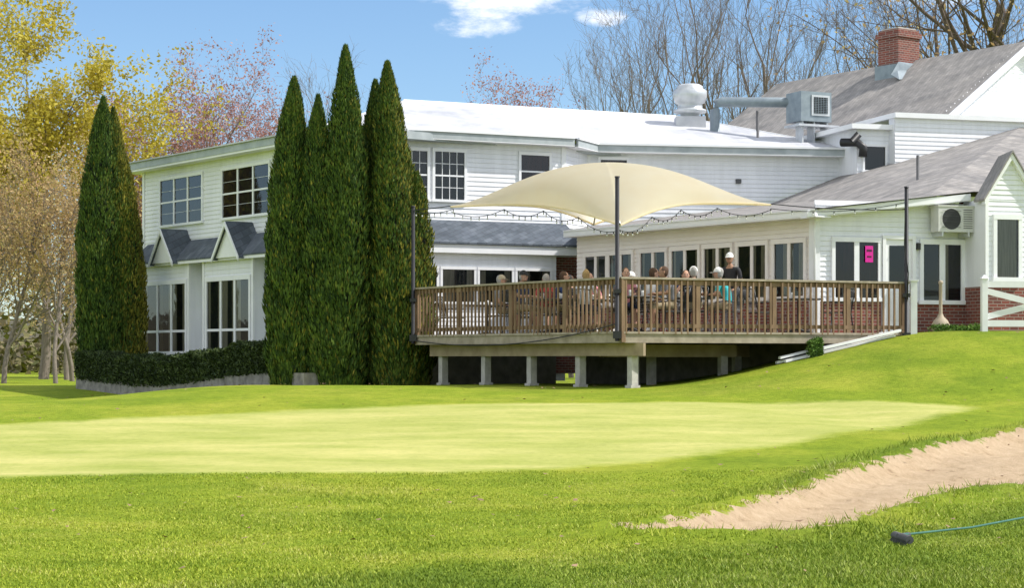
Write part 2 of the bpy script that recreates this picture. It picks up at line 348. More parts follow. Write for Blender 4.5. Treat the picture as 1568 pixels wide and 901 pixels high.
# ------------------------------------------------------------ clubhouse
club=empty('white_clubhouse')
def siding(mb,W,u0,u1,z0,z1,o=0.0,key='white',h=.125,ufn=None):
    mb.poly([W(u0,z0,o-.03),W(u1,z0,o-.03),W(u1,z1,o-.03),W(u0,z1,o-.03)],key) if ufn is None else None
    z=z0
    while z<z1-1e-3:
        zt=min(z+h,z1); a,b_=(u0,u1) if ufn is None else ufn((z+zt)/2)
        if b_-a>.02:
            mb.poly([W(a,z,o+.020),W(b_,z,o+.020),W(b_,zt,o+.001),W(a,zt,o+.001)],key)
            mb.poly([W(a,z,o+.020),W(a,z,o-.002),W(b_,z,o-.002),W(b_,z,o+.020)],key)
        z=zt
def window(mb,W,u0,u1,z0,z1,o=0.0,cols=1,rows=(),fr=.07,mun=.035,back='dark',grid=None,curt=0,key='trim',gw=.007):
    mb.poly([W(u0,z0,o+.022),W(u1,z0,o+.022),W(u1,z1,o+.022),W(u0,z1,o+.022)],back)
    gp=[W(u0,z0,o+.034),W(u1,z0,o+.034),W(u1,z1,o+.034),W(u0,z1,o+.034)]
    if W.flip: gp.reverse()
    mb.poly(gp,'glass')
    mb.box(W,u0-fr,u1+fr,z1,z1+fr*1.3,o-.01,o+.075,key); mb.box(W,u0-fr-.03,u1+fr+.03,z0-fr,z0,o-.01,o+.10,key)
    mb.box(W,u0-fr,u0,z0,z1,o-.01,o+.068,key); mb.box(W,u1,u1+fr,z0,z1,o-.01,o+.068,key)
    cw=(u1-u0)/cols
    for i in range(1,cols): mb.box(W,u0+cw*i-mun,u0+cw*i+mun,z0,z1,o,o+.060,key)
    for r in rows:
        zz=z0+(z1-z0)*r
        mb.box(W,u0,u1,zz-mun*.7,zz+mun*.7,o+.001,o+.054,key)
    if curt:
        for i in range(cols):
            a=u0+cw*i+mun; b_=u0+cw*(i+1)-mun; w_=b_-a
            for (p,q) in ((0,.22),(.8,1)) if curt==1 else ((0,1),):
                if random.random()<.6:
                    if p==0 and curt==1: q=random.uniform(.15,.5)
                    mb.poly([W(a+w_*p,z0,o+.026),W(a+w_*q,z0,o+.026),W(a+w_*q,z1,o+.026),W(a+w_*p,z1,o+.026)],'curtain')
    if grid:
        gc,gr=grid
        for i in range(cols):
            a=u0+cw*i
            for j in range(1,gc): mb.box(W,a+cw*j/gc-gw,a+cw*j/gc+gw,z0,z1,o+.003,o+.047,key)
        for j in range(1,gr): mb.box(W,u0,u1,z0+(z1-z0)*j/gr-gw,z0+(z1-z0)*j/gr+gw,o+.004,o+.044,key)
mb=MB()
siding(mb,W1,0,11.7,5.0,7.3)
siding(mb,W1,0,11.7,.6,5.0)
mb.box(W1,-.02,.12,.6,7.3,-.01,.04,'trim')
mb.poly([W1(0,.6,0),W1(0,.6,-9),W1(0,7.4,-9),W1(0,7.4,0)],'white')
for a,b_ in ((1.26,3.95),(5.24,7.94),(9.0,11.2)):
    window(mb,W1,a,b_,5.61,6.95,cols=3,rows=(.5,),back='redblind',grid=(1,4),gw=.004,mun=.035)
for (a,b_) in ((.9,4.12),(4.98,7.95),(8.85,11.6)):
    siding(mb,W1,a,b_,.6,4.5,.5)
    mb.poly([W1(a,.6,.5),W1(a,4.5,.5),W1(a,4.5,0),W1(a,.6,0)],'white'); mb.poly([W1(b_,.6,.5),W1(b_,4.5,.5),W1(b_,4.5,0),W1(b_,.6,0)],'white')
    mb.box(W1,a-.01,a+.09,.6,4.4,.49,.55,'trim'); mb.box(W1,b_-.09,b_+.01,.6,4.4,.49,.55,'trim')
    window(mb,W1,a+.28,b_-.22,1.82,3.78,.5,cols=3,rows=(.3,),back='dark',curt=1,fr=.1,mun=.05)
wing=mb.finish('wing_walls',club)
mb=MB()
mb.slab([W1(.35,4.47,.72),W1(11.7,4.47,.72),W1(11.7,5.08,.03),W1(.35,5.08,.03)],.05,'shingdark')
mb.box(W1,.35,11.7,4.34,4.43,.55,.70,'trim')
for c in (2.95,6.95,10.6):
    hw=.72; zp=5.34; zb=4.40; of=.78
    mb.poly([W1(c-hw,zb,of),W1(c+hw,zb,of),W1(c,zp,of)],'trim')
    mb.slab([W1(c-hw-.05,zb-.02,of+.08),W1(c,zp+.06,of+.08),W1(c,zp+.06,.0),W1(c-hw-.05,zb-.02,.0)],.04,'shingdark')
    mb.slab([W1(c+hw+.05,zb-.02,of+.08),W1(c+hw+.05,zb-.02,.0),W1(c,zp+.06,.0),W1(c,zp+.06,of+.08)],.04,'shingdark')
    for sgn in (-1,1):
        mb.hexa([W1(c+sgn*(hw+.06),zb-.12,of+.083),W1(c,zp-.08,of+.083),W1(c,zp-.08,of+.12),W1(c+sgn*(hw+.06),zb-.12,of+.12),
                 W1(c+sgn*(hw+.06),zb+.0,of+.083),W1(c,zp+.05,of+.083),W1(c,zp+.05,of+.12),W1(c+sgn*(hw+.06),zb+.0,of+.12)],'trim')
mb.finish('skirt_roof',club)
mb=MB()
mb.box(W1,-.6,12.3,7.30,7.36,-.2,.42,'trim')
mb.box(W1,-.62,12.2,7.362,7.56,-8.9,.44,'fascia')
mb.box(W1,-.7,12.1,7.562,7.60,-9,.50,'membrane')
mb.finish('wing_roof',club)
mb=MB()
siding(mb,W2,-1.9,4.72,5.0,7.42)
siding(mb,W2,-1.9,4.72,1.0,5.0)
mb.box(W2,4.60,4.74,4.5,7.42,-.01,.04,'trim')
window(mb,W2,-.25,.62,5.85,7.11,rows=(.5,),grid=(4,4),mun=.03,gw=.008)
window(mb,W2,.84,1.69,5.85,7.12,rows=(.5,),grid=(4,4),mun=.03,gw=.008)
window(mb,W2,3.37,4.22,6.25,7.14,rows=(.5,),back='redblind',mun=.03)
siding(mb,W2,-1.9,4.05,2.1,4.62,.8); mb.box(W2,-1.9,4.05,.4,2.09,.1,.8,'shadestone')
mb.poly([W2(4.05,1,.8),W2(4.05,4.6,.8),W2(4.05,4.6,0),W2(4.05,1,0)],'white')
for a,b_ in ((-.6,.55),(.72,1.62),(1.78,2.72),(2.88,3.85)):
    window(mb,W2,a,b_,3.1,3.95,.8,fr=.06,curt=1)
mb.box(W2,4.3,5.9,1.2,4.48,.02,.06,'brick')
mb.slab([W2(-1.9,4.66,1.05),W2(4.85,4.66,1.05),W2(4.72,5.30,.03),W2(-1.9,5.30,.03)],.05,'shingdark')
mb.box(W2,-1.9,4.83,4.38,4.60,.82,1.0,'trim')
mb.poly([W2(4.05,4.378,.0),W2(4.83,4.378,.0),W2(4.83,4.378,1.0),W2(4.05,4.378,1.0)],'trim')
mb.poly([W2(4.84,4.62,1.0),W2(4.84,4.62,.0),W2(4.73,5.27,.0)],'trim')
mb.finish('centre_wall',club)
mb=MB()
p,q=W2(4.72,0),W3(0,0)
JG=frame(p[0],p[1],q[0]-p[0],q[1]-p[1]); L=math.hypot(q[0]-p[0],q[1]-p[1])
siding(mb,JG,0,L,1.2,7.42)
siding(mb,W3,0,8.4,1.5,7.42)
mb.box(W3,-.04,.08,1.5,7.4,-.01,.04,'trim')
window(mb,W3,.36,1.12,6.3,7.22,rows=(.5,),back='redblind',mun=.03)
mb.box(W3,4.32,4.47,6.62,6.74,.0,.08,'rub')
mb.finish('rear_wall',club)
mb=MB()
e=[W2(-2.4,7.62,.42),W2(4.85,7.62,.42),W3(-.1,7.62,.42),W3(8.3,7.62,.42)]
r0=(-3.21,58,9.27); r1=(5.19,62,9.29); r2=(8.93,57.7,8.02)
mb.poly([e[0],e[1],r0],'membrane'); mb.poly([e[1],e[2],r1,r0],'membrane') 
mb.poly([e[2],e[3],r2,r1],'membrane'); mb.poly([e[0],r0,(-4.9,58.5,7.6)],'membrane')
mb.poly([r0,r1,(7,70,7.6),(-6,66,7.6)],'membrane'); mb.poly([e[3],(11,60,7.6),r2],'membrane'); mb.poly([r1,r2,(11,60,7.6),(7,70,7.6)],'membrane')
mb.tube([r0,((r0[0]+r1[0])/2,60,9.28),r1],.03,'trim',6); mb.tube([r1,r2,e[3]],.03,'trim',6)
def band(W,u0,u1,o):
    mb.box(W,u0,u1,7.42,7.60,o-.06,o,'fascia'); mb.box(W,u0,u1,7.40,7.418,-.05,o,'trim'); mb.box(W,u0,u1,7.603,7.66,o-.03,o+.04,'trim')
band(W2,-2.4,4.82,.40); band(JG,.0,L-.05,.40); band(W3,.05,8.3,.40)
mb.finish('main_roof',club)
mb=MB()
siding(mb,PO,0,8.4,4.28,4.66,0,'cream',h=.1)
siding(mb,PO,0,8.4,2.86,4.28,0,'cream',h=.1)
mb.box(PO,-.0,8.4,2.14,2.86,-.2,.03,'brick')
mb.box(PO,-.03,.14,2.14,4.66,-.02,.045,'trim')
for a,b_ in ((.3,1.22),(1.5,2.4),(2.66,3.55),(3.78,4.70),(4.95,5.85),(6.2,7.05),(7.2,8.0)):
    window(mb,PO,a,b_,2.98,4.15,0,cols=2,fr=.08,mun=.045,curt=1,key='cream')
mb.box(PO,-.38,8.5,4.66,4.685,-.1,.36,'trim')
mb.box(PO,-.36,8.5,4.688,4.80,.28,.36,'trim')
mb.finish('sunroom_wall',club)
mb=MB()
siding(mb,RF,0,3.66,2.86,5.06,0,'white',h=.11)
mb.box(RF,0,1.58,1.2,2.84,-.2,.035,'brick'); mb.box(RF,2.45,3.66,1.2,2.84,-.2,.035,'brick')
mb.box(RF,3.66,4.6,1.2,5.12,-.2,.035,'brick')
mb.box(RF,-.02,.1,2.14,4.7,-.02,.045,'trim')
window(mb,RF,.46,1.50,2.94,4.16,0,cols=2,fr=.08,mun=.06,back='redblind')
window(mb,RF,2.62,3.56,2.90,4.14,0,cols=2,fr=.09,mun=.07,back='dark',curt=1)
mb.box(RF,1.60,1.68,2.1,4.32,0,.09,'trim'); mb.box(RF,2.33,2.41,2.1,4.32,0,.09,'trim'); mb.box(RF,1.682,2.328,4.24,4.32,0,.088,'trim')
mb.box(RF,1.68,2.33,2.1,4.24,.0,.04,'trim'); mb.box(RF,1.80,2.21,2.45,3.10,.04,.05,'pvcwhite')
mb.poly([RF(1.78,3.2,.043),RF(2.23,3.2,.043),RF(2.23,4.10,.043),RF(1.78,4.10,.043)],'dark'); mb.poly([RF(1.78,3.2,.05),RF(2.23,3.2,.05),RF(2.23,4.10,.05),RF(1.78,4.10,.05)],'glass')
mb.tube([RF(2.27,3.1,.04),RF(2.27,3.1,.10),RF(2.20,3.1,.10)],.012,'galv',6)
mb.hexa([RF(-.36,4.66,.30),RF(3.62,5.12,.30),RF(3.62,5.12,.36),RF(-.36,4.66,.36),RF(-.36,4.80,.30),RF(3.62,5.26,.30),RF(3.62,5.26,.36),RF(-.36,4.80,.36)],'trim')
mb.hexa([RF(-.36,4.64,0),RF(3.62,5.10,0),RF(3.62,5.10,.34),RF(-.36,4.64,.34),RF(-.36,4.658,0),RF(3.62,5.118,0),RF(3.62,5.118,.34),RF(-.36,4.658,.34)],'trim')
siding(mb,RF,4.6,10,2.2,5.2,0,'white')
mb.tube([RF(3.66,4.5,.1),RF(4.0,4.45,.1),RF(4.02,4.25,.1),RF(4.02,4.1,.1)],.02,'rub',6)
mb.box(RF,2.44,2.52,4.02,4.16,.03,.11,'black')
mb.tube([RF(-.05,4.60,.1),RF(-.05,4.4,.08),RF(-.05,2.2,.08)],.03,'trim',8)
mb.finish('entrance_wall',club)
mb=MB()
ap,zpk,zev=4.26,6.05,5.12
siding(mb,RF,3.65,4.88,3.2,5.1,.9,'white',h=.11); mb.box(RF,3.65,4.88,1.8,3.19,.0,.91,'brick')
siding(mb,RF,3.65,4.88,5.1,6.0,.9,'white',h=.11,ufn=lambda z:(3.65+(z-5.1)/(6.0-5.1)*.61,4.88-(z-5.1)/.9*.61))
mb.poly([RF(3.65,3.19,.9),RF(3.65,5.1,.9),RF(3.65,5.1,0),RF(3.65,3.19,0)],'white'); mb.poly([RF(4.88,3.19,.9),RF(4.88,5.1,.9),RF(4.88,5.1,0),RF(4.88,3.19,0)],'white')
mb.box(RF,3.64,3.72,3.2,5.1,.89,.945,'trim'); mb.box(RF,4.80,4.89,3.2,5.1,.89,.945,'trim')
window(mb,RF,3.92,4.46,3.39,4.66,.9,fr=.09,back='dark',curt=2)
for sgn,ue in ((-1,3.58),(1,4.95)):
    mb.hexa([RF(ue,4.98,.90),RF(ap,5.98,.90),RF(ap,5.98,1.02),RF(ue,4.98,1.02),RF(ue,5.12,.90),RF(ap,6.12,.90),RF(ap,6.12,1.02),RF(ue,5.12,1.02)],'trim')
    mb.slab([RF(ue-.03 if sgn<0 else ue+.03,5.10,1.05),RF(ap,6.18,1.05),RF(ap,6.10,.45),RF(ue-.03 if sgn<0 else ue+.03,5.10,.60)],.05,'shing')
mb.poly([RF(3.58,5.05,.55),RF(4.95,5.05,.55),RF(ap,6.06,.50)],'white')
mb.finish('gabled_bay',club)
mb=MB()
e0=PO(8.5,4.83,.38); e1=PO(-.38,4.83,.38); Q=RF(3.7,5.31,.36); b0=(3.6,52.8,5.30); b1=(9.5,44.7,5.33); b2=(15.5,47.2,5.4)
k0=(2.22,55.1,5.33); k1=(7.38,55.9,6.03); k2=(9.81,56.5,7.02); k3=(14.9,57.1,8.44); k4=(18,57.6,9.0); b3=(18,48,5.4)
for t in ([e0,e1,b1,b0],[e1,Q,b1],[e0,b0,k0],[b0,k1,k0],[b0,b1,k1],[b1,k2,k1],[b1,k3,k2],[b1,b2,k3],[b2,b3,k4,k3],[Q,RF(9,5.35,.36),b2,b1]):
    mb.poly(t,'shing')
mb.poly([e0,e1,(e1[0],e1[1],e1[2]-.03),(e0[0],e0[1],e0[2]-.03)],'trim')
mb.finish('lower_roof',club)
mb=MB()
RM=frame(9.75,55.4,5.15,1.5)
siding(mb,RM,.0,1.0,6.3,8.1,0,'white'); siding(mb,RM,1.0,9,6.3,8.42,.35,'white')
mb.poly([RM(1,6.3,0),RM(1,8.42,0),RM(1,8.42,.35),RM(1,6.3,.35)],'white')
window(mb,RM,.22,.86,6.95,7.62,0,rows=(),fr=.06)
mb.box(RM,-.25,1.0,8.10,8.24,-3,.22,'trim'); mb.box(RM,.95,9,8.42,8.56,-3,.5,'trim')
mb.poly([RM(0,6.3,0),RM(0,8.1,0),RM(0,8.1,-3),RM(0,6.3,-3)],'white')
mb.poly([RM(-.25,8.245,-3),RM(-.25,8.245,.2),RM(.95,8.245,.2),RM(.95,8.245,-3)],'membrane')
mb.finish('upper_storey_strip',club)
mb=MB()
R1=(15.87,60.7); ax=(-.567,.824); bx=(.8084,.5885)
def H(t,w,z): return (R1[0]+ax[0]*t+bx[0]*w, R1[1]+ax[1]*t+bx[1]*w, z)
mb.slab([H(-.3,0,11.45),H(11.3,0,11.45),H(11.3,-4.2,8.58),H(-.3,-4.2,8.58)],.1,'shing')
mb.slab([H(-.3,0,11.45),H(-.3,4.2,8.58),H(11.3,4.2,8.58),H(11.3,0,11.45)],.1,'shing')
GB=lambda u,z,o=0: H(-o,u,z)
siding(mb,GB,-4,4,8.3,11.3,0,'white',ufn=lambda z:(-4+max(0,(z-8.7))/2.7*4,4-max(0,(z-8.7))/2.7*4))
siding(mb,GB,-4,4,6,8.3,0,'white')
mb.poly([H(0,-4,6),H(11,-4,6),H(11,-4,8.6),H(0,-4,8.6)],'white')
for s_ in (-1,1):
    mb.hexa([GB(s_*4.2,8.36,.30),GB(0,11.23,.30),GB(0,11.23,.36),GB(s_*4.2,8.36,.36),GB(s_*4.2,8.6,.30),GB(0,11.47,.30),GB(0,11.47,.36),GB(s_*4.2,8.6,.36)],'trim')
mb.finish('rear_house',club)
mb=MB()
cx,cy=H(5.0,-.35,0)[:2]; CH=frame(cx,cy,.8084,.5885)
mb.box(CH,-.5,.5,10.6,12.15,-.45,.45,'brick'); mb.box(CH,-.56,.56,12.15,12.3,-.51,.51,'brick'); mb.box(CH,-.50,.50,12.3,12.42,-.45,.45,'brick')
mb.box(CH,-.42,.42,12.42,12.48,-.37,.37,'concrete'); mb.box(CH,-.60,.56,10.75,11.25,-.5,.54,'bluegrey'); mb.hexa([CH(-.95,10.85,.55),CH(.5,10.85,.55),CH(.5,10.85,.9),CH(-.95,10.65,.9),CH(-.6,11.3,.55),CH(.5,11.3,.55),CH(.5,11.1,.6),CH(-.7,11.0,.6)],'bluegrey')
mb.finish('chimney',club)
mb=MB()
mb.box(PO,.0,8.4,.2,2.138,-.3,0.0,'shadestone'); mb.box(RF,-.0,9,.5,1.2,-.3,.0,'stone')
mb.finish('foundation',club)

mb=MB(); c=(5.45,60,8.75)
mb.abox(5.0,5.9,59.6,60.4,8.3,9.0,'membrane')
mb.lathe(c,[(.30,.2),(.30,.36),(.50,.40),(.50,.48),(.38,.52),(.38,.66),(.46,.70),(.52,.90),(.52,1.06),(.40,1.14),(.40,1.20),(.30,1.26),(.05,1.28)],'galv',28)
mb.finish('rooftop_exhaust_fan')
mb=MB()
mb.tube([(6.1,58.9,8.1),(6.1,58.9,9.1),(6.14,58.9,9.28),(6.3,58.9,9.33),(8.5,57.6,9.15)],.15,'bluegrey',14)
mb.tube([(6.1,58.9,8.1),(6.1,58.9,8.9)],.12,'galv',12)
FB=frame(8.25,57.4,.906,.42)
mb.box(FB,.0,1.05,8.55,9.42,-.4,.4,'bluegrey'); mb.box(FB,.35,.97,8.72,9.32,.402,.43,'galv')
mb.poly([FB(.42,8.78,.435),FB(.90,8.78,.435),FB(.90,9.26,.435),FB(.42,9.26,.435)],'black')
for i in range(9): 
    z=8.8+i*.05; mb.box(FB,.42,.90,z,z+.008,.437,.455,'bluegrey')
for i in range(5): 
    u=.47+i*.09; mb.box(FB,u,u+.008,8.78,9.26,.437,.458,'bluegrey')
for u in (.1,.5,.95): mb.box(FB,u,u+.05,7.9,8.55,-.05,.3,'galv')
mb.box(FB,-.1,1.3,8.40,8.46,-.35,.45,'galv')
mb.finish('rooftop_duct_unit')
mb=MB()
mb.tube([(9.35,55.6,7.75),(9.75,55.3,7.72),(9.9,55.2,7.55),(9.88,55.2,7.3)],.12,'black',12)
mb.tube([(9.6,55.25,7.75),(9.78,55.2,7.95)],.10,'black',10)
mb.finish('roof_vent_elbow')
mb=MB()
for (x,y,z0,z1) in ((7.1,56.6,8.0,8.75),(10.15,49,5.9,6.7),(7.2,57.5,8.3,8.9)):
    mb.tube([(x,y,z0),(x,y,z1)],.04,'rub',8)
mb.finish('vent_pipes')

mb=MB()
mb.box(RF,2.76,3.64,4.40,4.96,.12,.46,'acwhite'); mb.box(RF,2.74,3.66,4.955,4.985,.10,.48,'acwhite')
cU,cZ=3.08,4.68
def ring(r0,r1,o,key,k=28):
    for i in range(k):
        a=2*math.pi*i/k; b_=2*math.pi*(i+1)/k
        mb.poly([RF(cU+r0*math.cos(a),cZ+r0*math.sin(a),o),RF(cU+r1*math.cos(a),cZ+r1*math.sin(a),o),RF(cU+r1*math.cos(b_),cZ+r1*math.sin(b_),o),RF(cU+r0*math.cos(b_),cZ+r0*math.sin(b_),o)],key)
ring(0,.23,.463,'black'); ring(.235,.25,.475,'acwhite')
for r in (.05,.09,.13,.17,.21): ring(r,r+.004,.478,'rub')
for i in range(4): mb.box(RF,cU-.235,cU+.235,cZ-.18+i*.12,cZ-.174+i*.12,.472,.480,'rub')
for i in range(9): mb.box(RF,3.38,3.60,4.48+i*.05,4.495+i*.05,.46,.47,'rub')
mb.box(RF,2.85,2.89,4.30,4.40,.0,.45,'galv'); mb.box(RF,3.5,3.54,4.30,4.40,.0,.45,'galv')
mb.finish('air_conditioner_unit')
mb=MB(); mb.box(RF,1.18,1.37,3.72,4.08,.062,.068,'pink'); mb.box(RF,1.21,1.34,3.95,4.0,.0685,.0695,'signink'); mb.box(RF,1.22,1.33,3.82,3.86,.0685,.0695,'signink'); mb.finish('magenta_poster')

# ------------------------------------------------------------ deck
deck=empty('wooden_deck'); ZF=2.14
mb=MB()
c0=DL(0,ZF,0); cl=DL(7.4,ZF,0); cr=DR(6.75,ZF,0)
back=[RF(2.4,ZF,.04),PO(0,ZF,.04),PO(8.3,ZF,.04),W2(4.2,ZF,.85),W2(-.2,ZF,.85)]
mb.slab([c0,cr]+back+[cl],.04,'deckwood')
mb.box(DL,-.02,7.4,1.92,2.095,-.05,0,'deckwood'); mb.box(DR,.0,6.75,1.92,2.095,-.05,0,'deckwood')
mb.box(DL,-.02,7.42,2.098,2.142,-.06,.03,'deckwood'); mb.box(DR,-.02,6.77,2.098,2.142,-.06,.03,'deckwood')
for i in range(14): 
    u=.5+i*.5; mb.hexa([DL(u,1.93,-.06),DL(u+.04,1.93,-.06),DL(u+.04,1.93,-6),DL(u,1.93,-6),DL(u,2.09,-.06),DL(u+.04,2.09,-.06),DL(u+.04,2.09,-6),DL(u,2.09,-6)],'deckwood')
mb.box(DL,-.05,7.3,1.66,1.915,-.58,-.44,'beam'); mb.box(DL,-.3,7.3,1.66,1.915,-.40,-.34,'beam')
mb.box(DR,1.0,4.6,1.64,1.90,-3.1,-2.95,'beam'); mb.box(DR,.6,3.6,1.64,1.90,-1.9,-1.75,'beam')
for i in range(5):
    u=.15+i*1.69; p=DL(u+.09,0,-.5); zg=g(p[0],p[1])
    mb.box(DL,u,u+.15,zg-.1,1.66,-.58,-.42,'concrete'); mb.box(DL,u-.02,u+.17,zg-.1,zg+.05,-.62,-.38,'concrete')
for u,o in ((1.2,-1.82),(3.3,-1.82),(4.3,-3.0),(2.2,-3.0),(1.0,-4)):
    p=DR(u,0,o); zg=g(p[0],p[1]); mb.box(DR,u-.08,u+.08,zg-.1,1.66,o-.08,o+.08,'concrete')
mb.finish('deck_frame',deck)
mb=MB()
def railing(W,U,posts):
    mb.box(W,0,U,3.185,3.225,-.10,.045,'deckwood'); mb.box(W,0,U,3.08,3.182,-.045,-.008,'railwood'); mb.box(W,0,U,2.22,2.30,-.045,-.008,'railwood')
    u=.10
    while u<U-.05:
        if all(abs(u-p)>.07 for p in posts):
            mb.box(W,u,u+.034,2.10,3.17,-.006,.030+random.uniform(-.003,.003),'railwood')
        u+=.136+random.uniform(-.004,.004)
    for p in posts: mb.box(W,p-.045,p+.045,1.93,3.182,-.10,-.012 if p>0.1 else .0,'railwood')
railing(DL,7.4,(0.0,1.85,3.73,5.70,7.35)); railing(DR,6.75,(1.75,3.51,5.28,6.64))
BL=frame(cl[0],cl[1],*(np.array(back[-1][:2])-np.array(cl[:2])),True)
railing(BL,5.2,(0,1.8,3.6))
mb.finish('deck_railing',deck)
mb=MB(); p=DR(6.85,0,0); zg=g(p[0],p[1])
mb.abox(p[0]-.06,p[0]+.08,p[1]-.08,p[1]+.06,zg-.2,3.24,'pvcwhite'); mb.abox(p[0]-.09,p[0]+.11,p[1]-.11,p[1]+.09,3.24,3.27,'pvcwhite'); mb.finish('white_post')
poles=[(DL(0,0,.08),5.18),(DL(7.35,0,.08),5.06),(DR(6.64,0,.08),5.2)]
for (p,zt) in poles:
    mb=MB(); mb.tube([(p[0],p[1],1.95),(p[0],p[1],zt)],.042,'black',12); mb.tube([(p[0],p[1],zt),(p[0],p[1],zt+.03)],.05,'black',12)
    mb.abox(p[0]-.08,p[0]+.08,p[1]-.05,p[1]+.1,2.0,2.15,'black'); mb.abox(p[0]-.07,p[0]+.07,p[1]-.05,p[1]+.1,2.9,2.98,'black')
    mb.finish('metal_pole')
Lc=np.array((-1.36,43.5,5.0)); Nc=np.array((2.14,38.75,4.27)); Rc=np.array((5.35,40.5,4.81)); Kc=np.array((1.9,45.6,4.75))
n=40; S,T=np.meshgrid(np.linspace(0,1,n+1),np.linspace(0,1,n+1))
def sail(S,T):
    ctr=(Lc+Nc+Rc+Kc)/4
    P=((1-S)*(1-T))[...,None]*Lc+(S*(1-T))[...,None]*Nc+(S*T)[...,None]*Rc+((1-S)*T)[...,None]*Kc
    e1_=4*S*(1-S); e2_=4*T*(1-T)
    edge=np.maximum(e1_*(np.abs(2*T-1)**2.2),e2_*(np.abs(2*S-1)**2.2))
    P=P+(ctr-P)*(edge*.17)[...,None]
    P[...,2]+=1.12*(np.clip(e1_*e2_,0,1)**.72)+.20*edge
    return P
P=sail(S,T)
idx=np.arange((n+1)**2).reshape(n+1,n+1); F=np.stack([idx[:-1,:-1],idx[:-1,1:],idx[1:,1:],idx[1:,:-1]],-1).reshape(-1,4)
sh=empty('shade_sail'); so=mesh_np('sail_fabric',P,F,[M['sail']],sh,smooth=True)
mb=MB()
ed=np.linspace(0,1,25)
def low(a): return [tuple(v-np.array((0,0,.02))) for v in a]
mb.tube(low(sail(ed,ed*0)),.022,'sail',6); mb.tube(low(sail(ed*0+1,ed)),.022,'sail',6); mb.tube(low(sail(ed,ed*0+1)),.022,'sail',6); mb.tube(low(sail(ed*0,ed)),.022,'sail',6)
mb.tube([v-np.array((0,0,.03)) for v in sail(ed,ed)],.02,'galv',6); mb.tube([v-np.array((0,0,.03)) for v in sail(ed,1-ed)],.02,'galv',6)
def cat(a,b_,sag,n=16):
    a=np.array(a);b_=np.array(b_); t=np.linspace(0,1,n)[:,None]; p=a+(b_-a)*t; p[:,2]-=(4*t[:,0]*(1-t[:,0]))*sag; return [tuple(q) for q in p]
pN,pL,pR=[(p[0],p[1]) for p,_ in poles]
mb.tube(cat(Lc,(pL[0],pL[1],4.98),.0),.012,'black',5); mb.tube(cat(Rc,(pR[0],pR[1],4.75),.05),.012,'black',5); mb.tube(cat(Nc,(pN[0],pN[1],4.3),0),.014,'black',5)
mb.finish('cables_and_ribs',sh)
mb=MB()
spans=[((pL[0],pL[1],4.95),(-1.3,43.4,4.92),.06)]
def drape(A):
    for a,b_,s_ in A:
        pts=cat(a,b_,s_,14); mb.tube(pts,.008,'black',5)
        for q in pts[1::2]:
            mb.tube([q,(q[0],q[1],q[2]-.045)],.011,'black',6); mb.ell((q[0],q[1],q[2]-.065),(.016,.016,.024),'acwhite',8,5)
eL=[tuple(v-np.array((0,0,.12))) for v in sail(np.linspace(0,1,5),np.zeros(5))]
eR=[tuple(v-np.array((0,0,.12))) for v in sail(np.ones(5),np.linspace(0,1,5))]
for E in (eL,eR): spans+=[(E[i],E[i+1],.14) for i in range(4)]
spans+=[((pR[0],pR[1],4.9),tuple(Rc-np.array((0,0,.1))),.12)]
drape(spans)
mb.tube(cat((pL[0],pL[1],2.02),(pN[0],pN[1],2.3),.25),.012,'black',5); mb.tube([(pR[0]-.02,pR[1],4.9),(pR[0]-.05,pR[1]-.03,4),(pR[0]+.03,pR[1]-.05,3.4),(pR[0],pR[1]-.05,2.8)],.012,'black',5)
mb.finish('string_lights')

# ------------------------------------------------------------ patio furniture
def table(x,y):
    mb=MB(); mb.lathe((0,0,0),[(.02,.715),(.52,.715),(.53,.73),(.52,.745),(.0,.746)],'rub',28); mb.tube([(0,0,.03),(0,0,.715)],.03,'black',8)
    for i in range(4):
        a=i*math.pi/2+.4; mb.tube([(0,0,.10),(.33*math.cos(a),.33*math.sin(a),.02)],.02,'black',6)
    for i in range(3):
        a=i*2.1+x; mb.lathe((.25*math.cos(a),.25*math.sin(a),.746),[(.028,0),(.034,.06),(.036,.12),(.03,.121)],'acwhite',10)
    return mb.finish('patio_table',loc=(x,y,ZF))
def chair(x,y,yaw):
    mb=MB()
    mb.abox(-.23,.23,-.22,.22,.425,.45,'rub')
    for sx in (-.24,.24):
        mb.tube([(sx,.22,0),(sx,.21,.44),(sx,.20,.64),(sx,.0,.66),(sx,-.22,.64)],.014,'black',6)
        mb.tube([(sx,-.28,0),(sx,-.22,.44),(sx,-.27,.70),(sx,-.32,.92)],.014,'black',6)
    mb.tube([(-.24,-.32,.92),(0,-.34,.94),(.24,-.32,.92)],.014,'black',6); mb.tube([(-.24,.22,.43),(.24,.22,.43)],.012,'black',6); mb.tube([(-.24,-.22,.43),(.24,-.22,.43)],.012,'black',6)
    for i in range(9):
        u=-.2+i*.05; mb.tube([(u,-.235,.46),(u,-.27,.70),(u,-.325,.91)],.007,'black',5)
    mb.tube([(-.24,-.26,.12),(.24,-.26,.12)],.009,'black',5)
    return mb.finish('patio_chair',loc=(x,y,ZF),yaw=yaw)

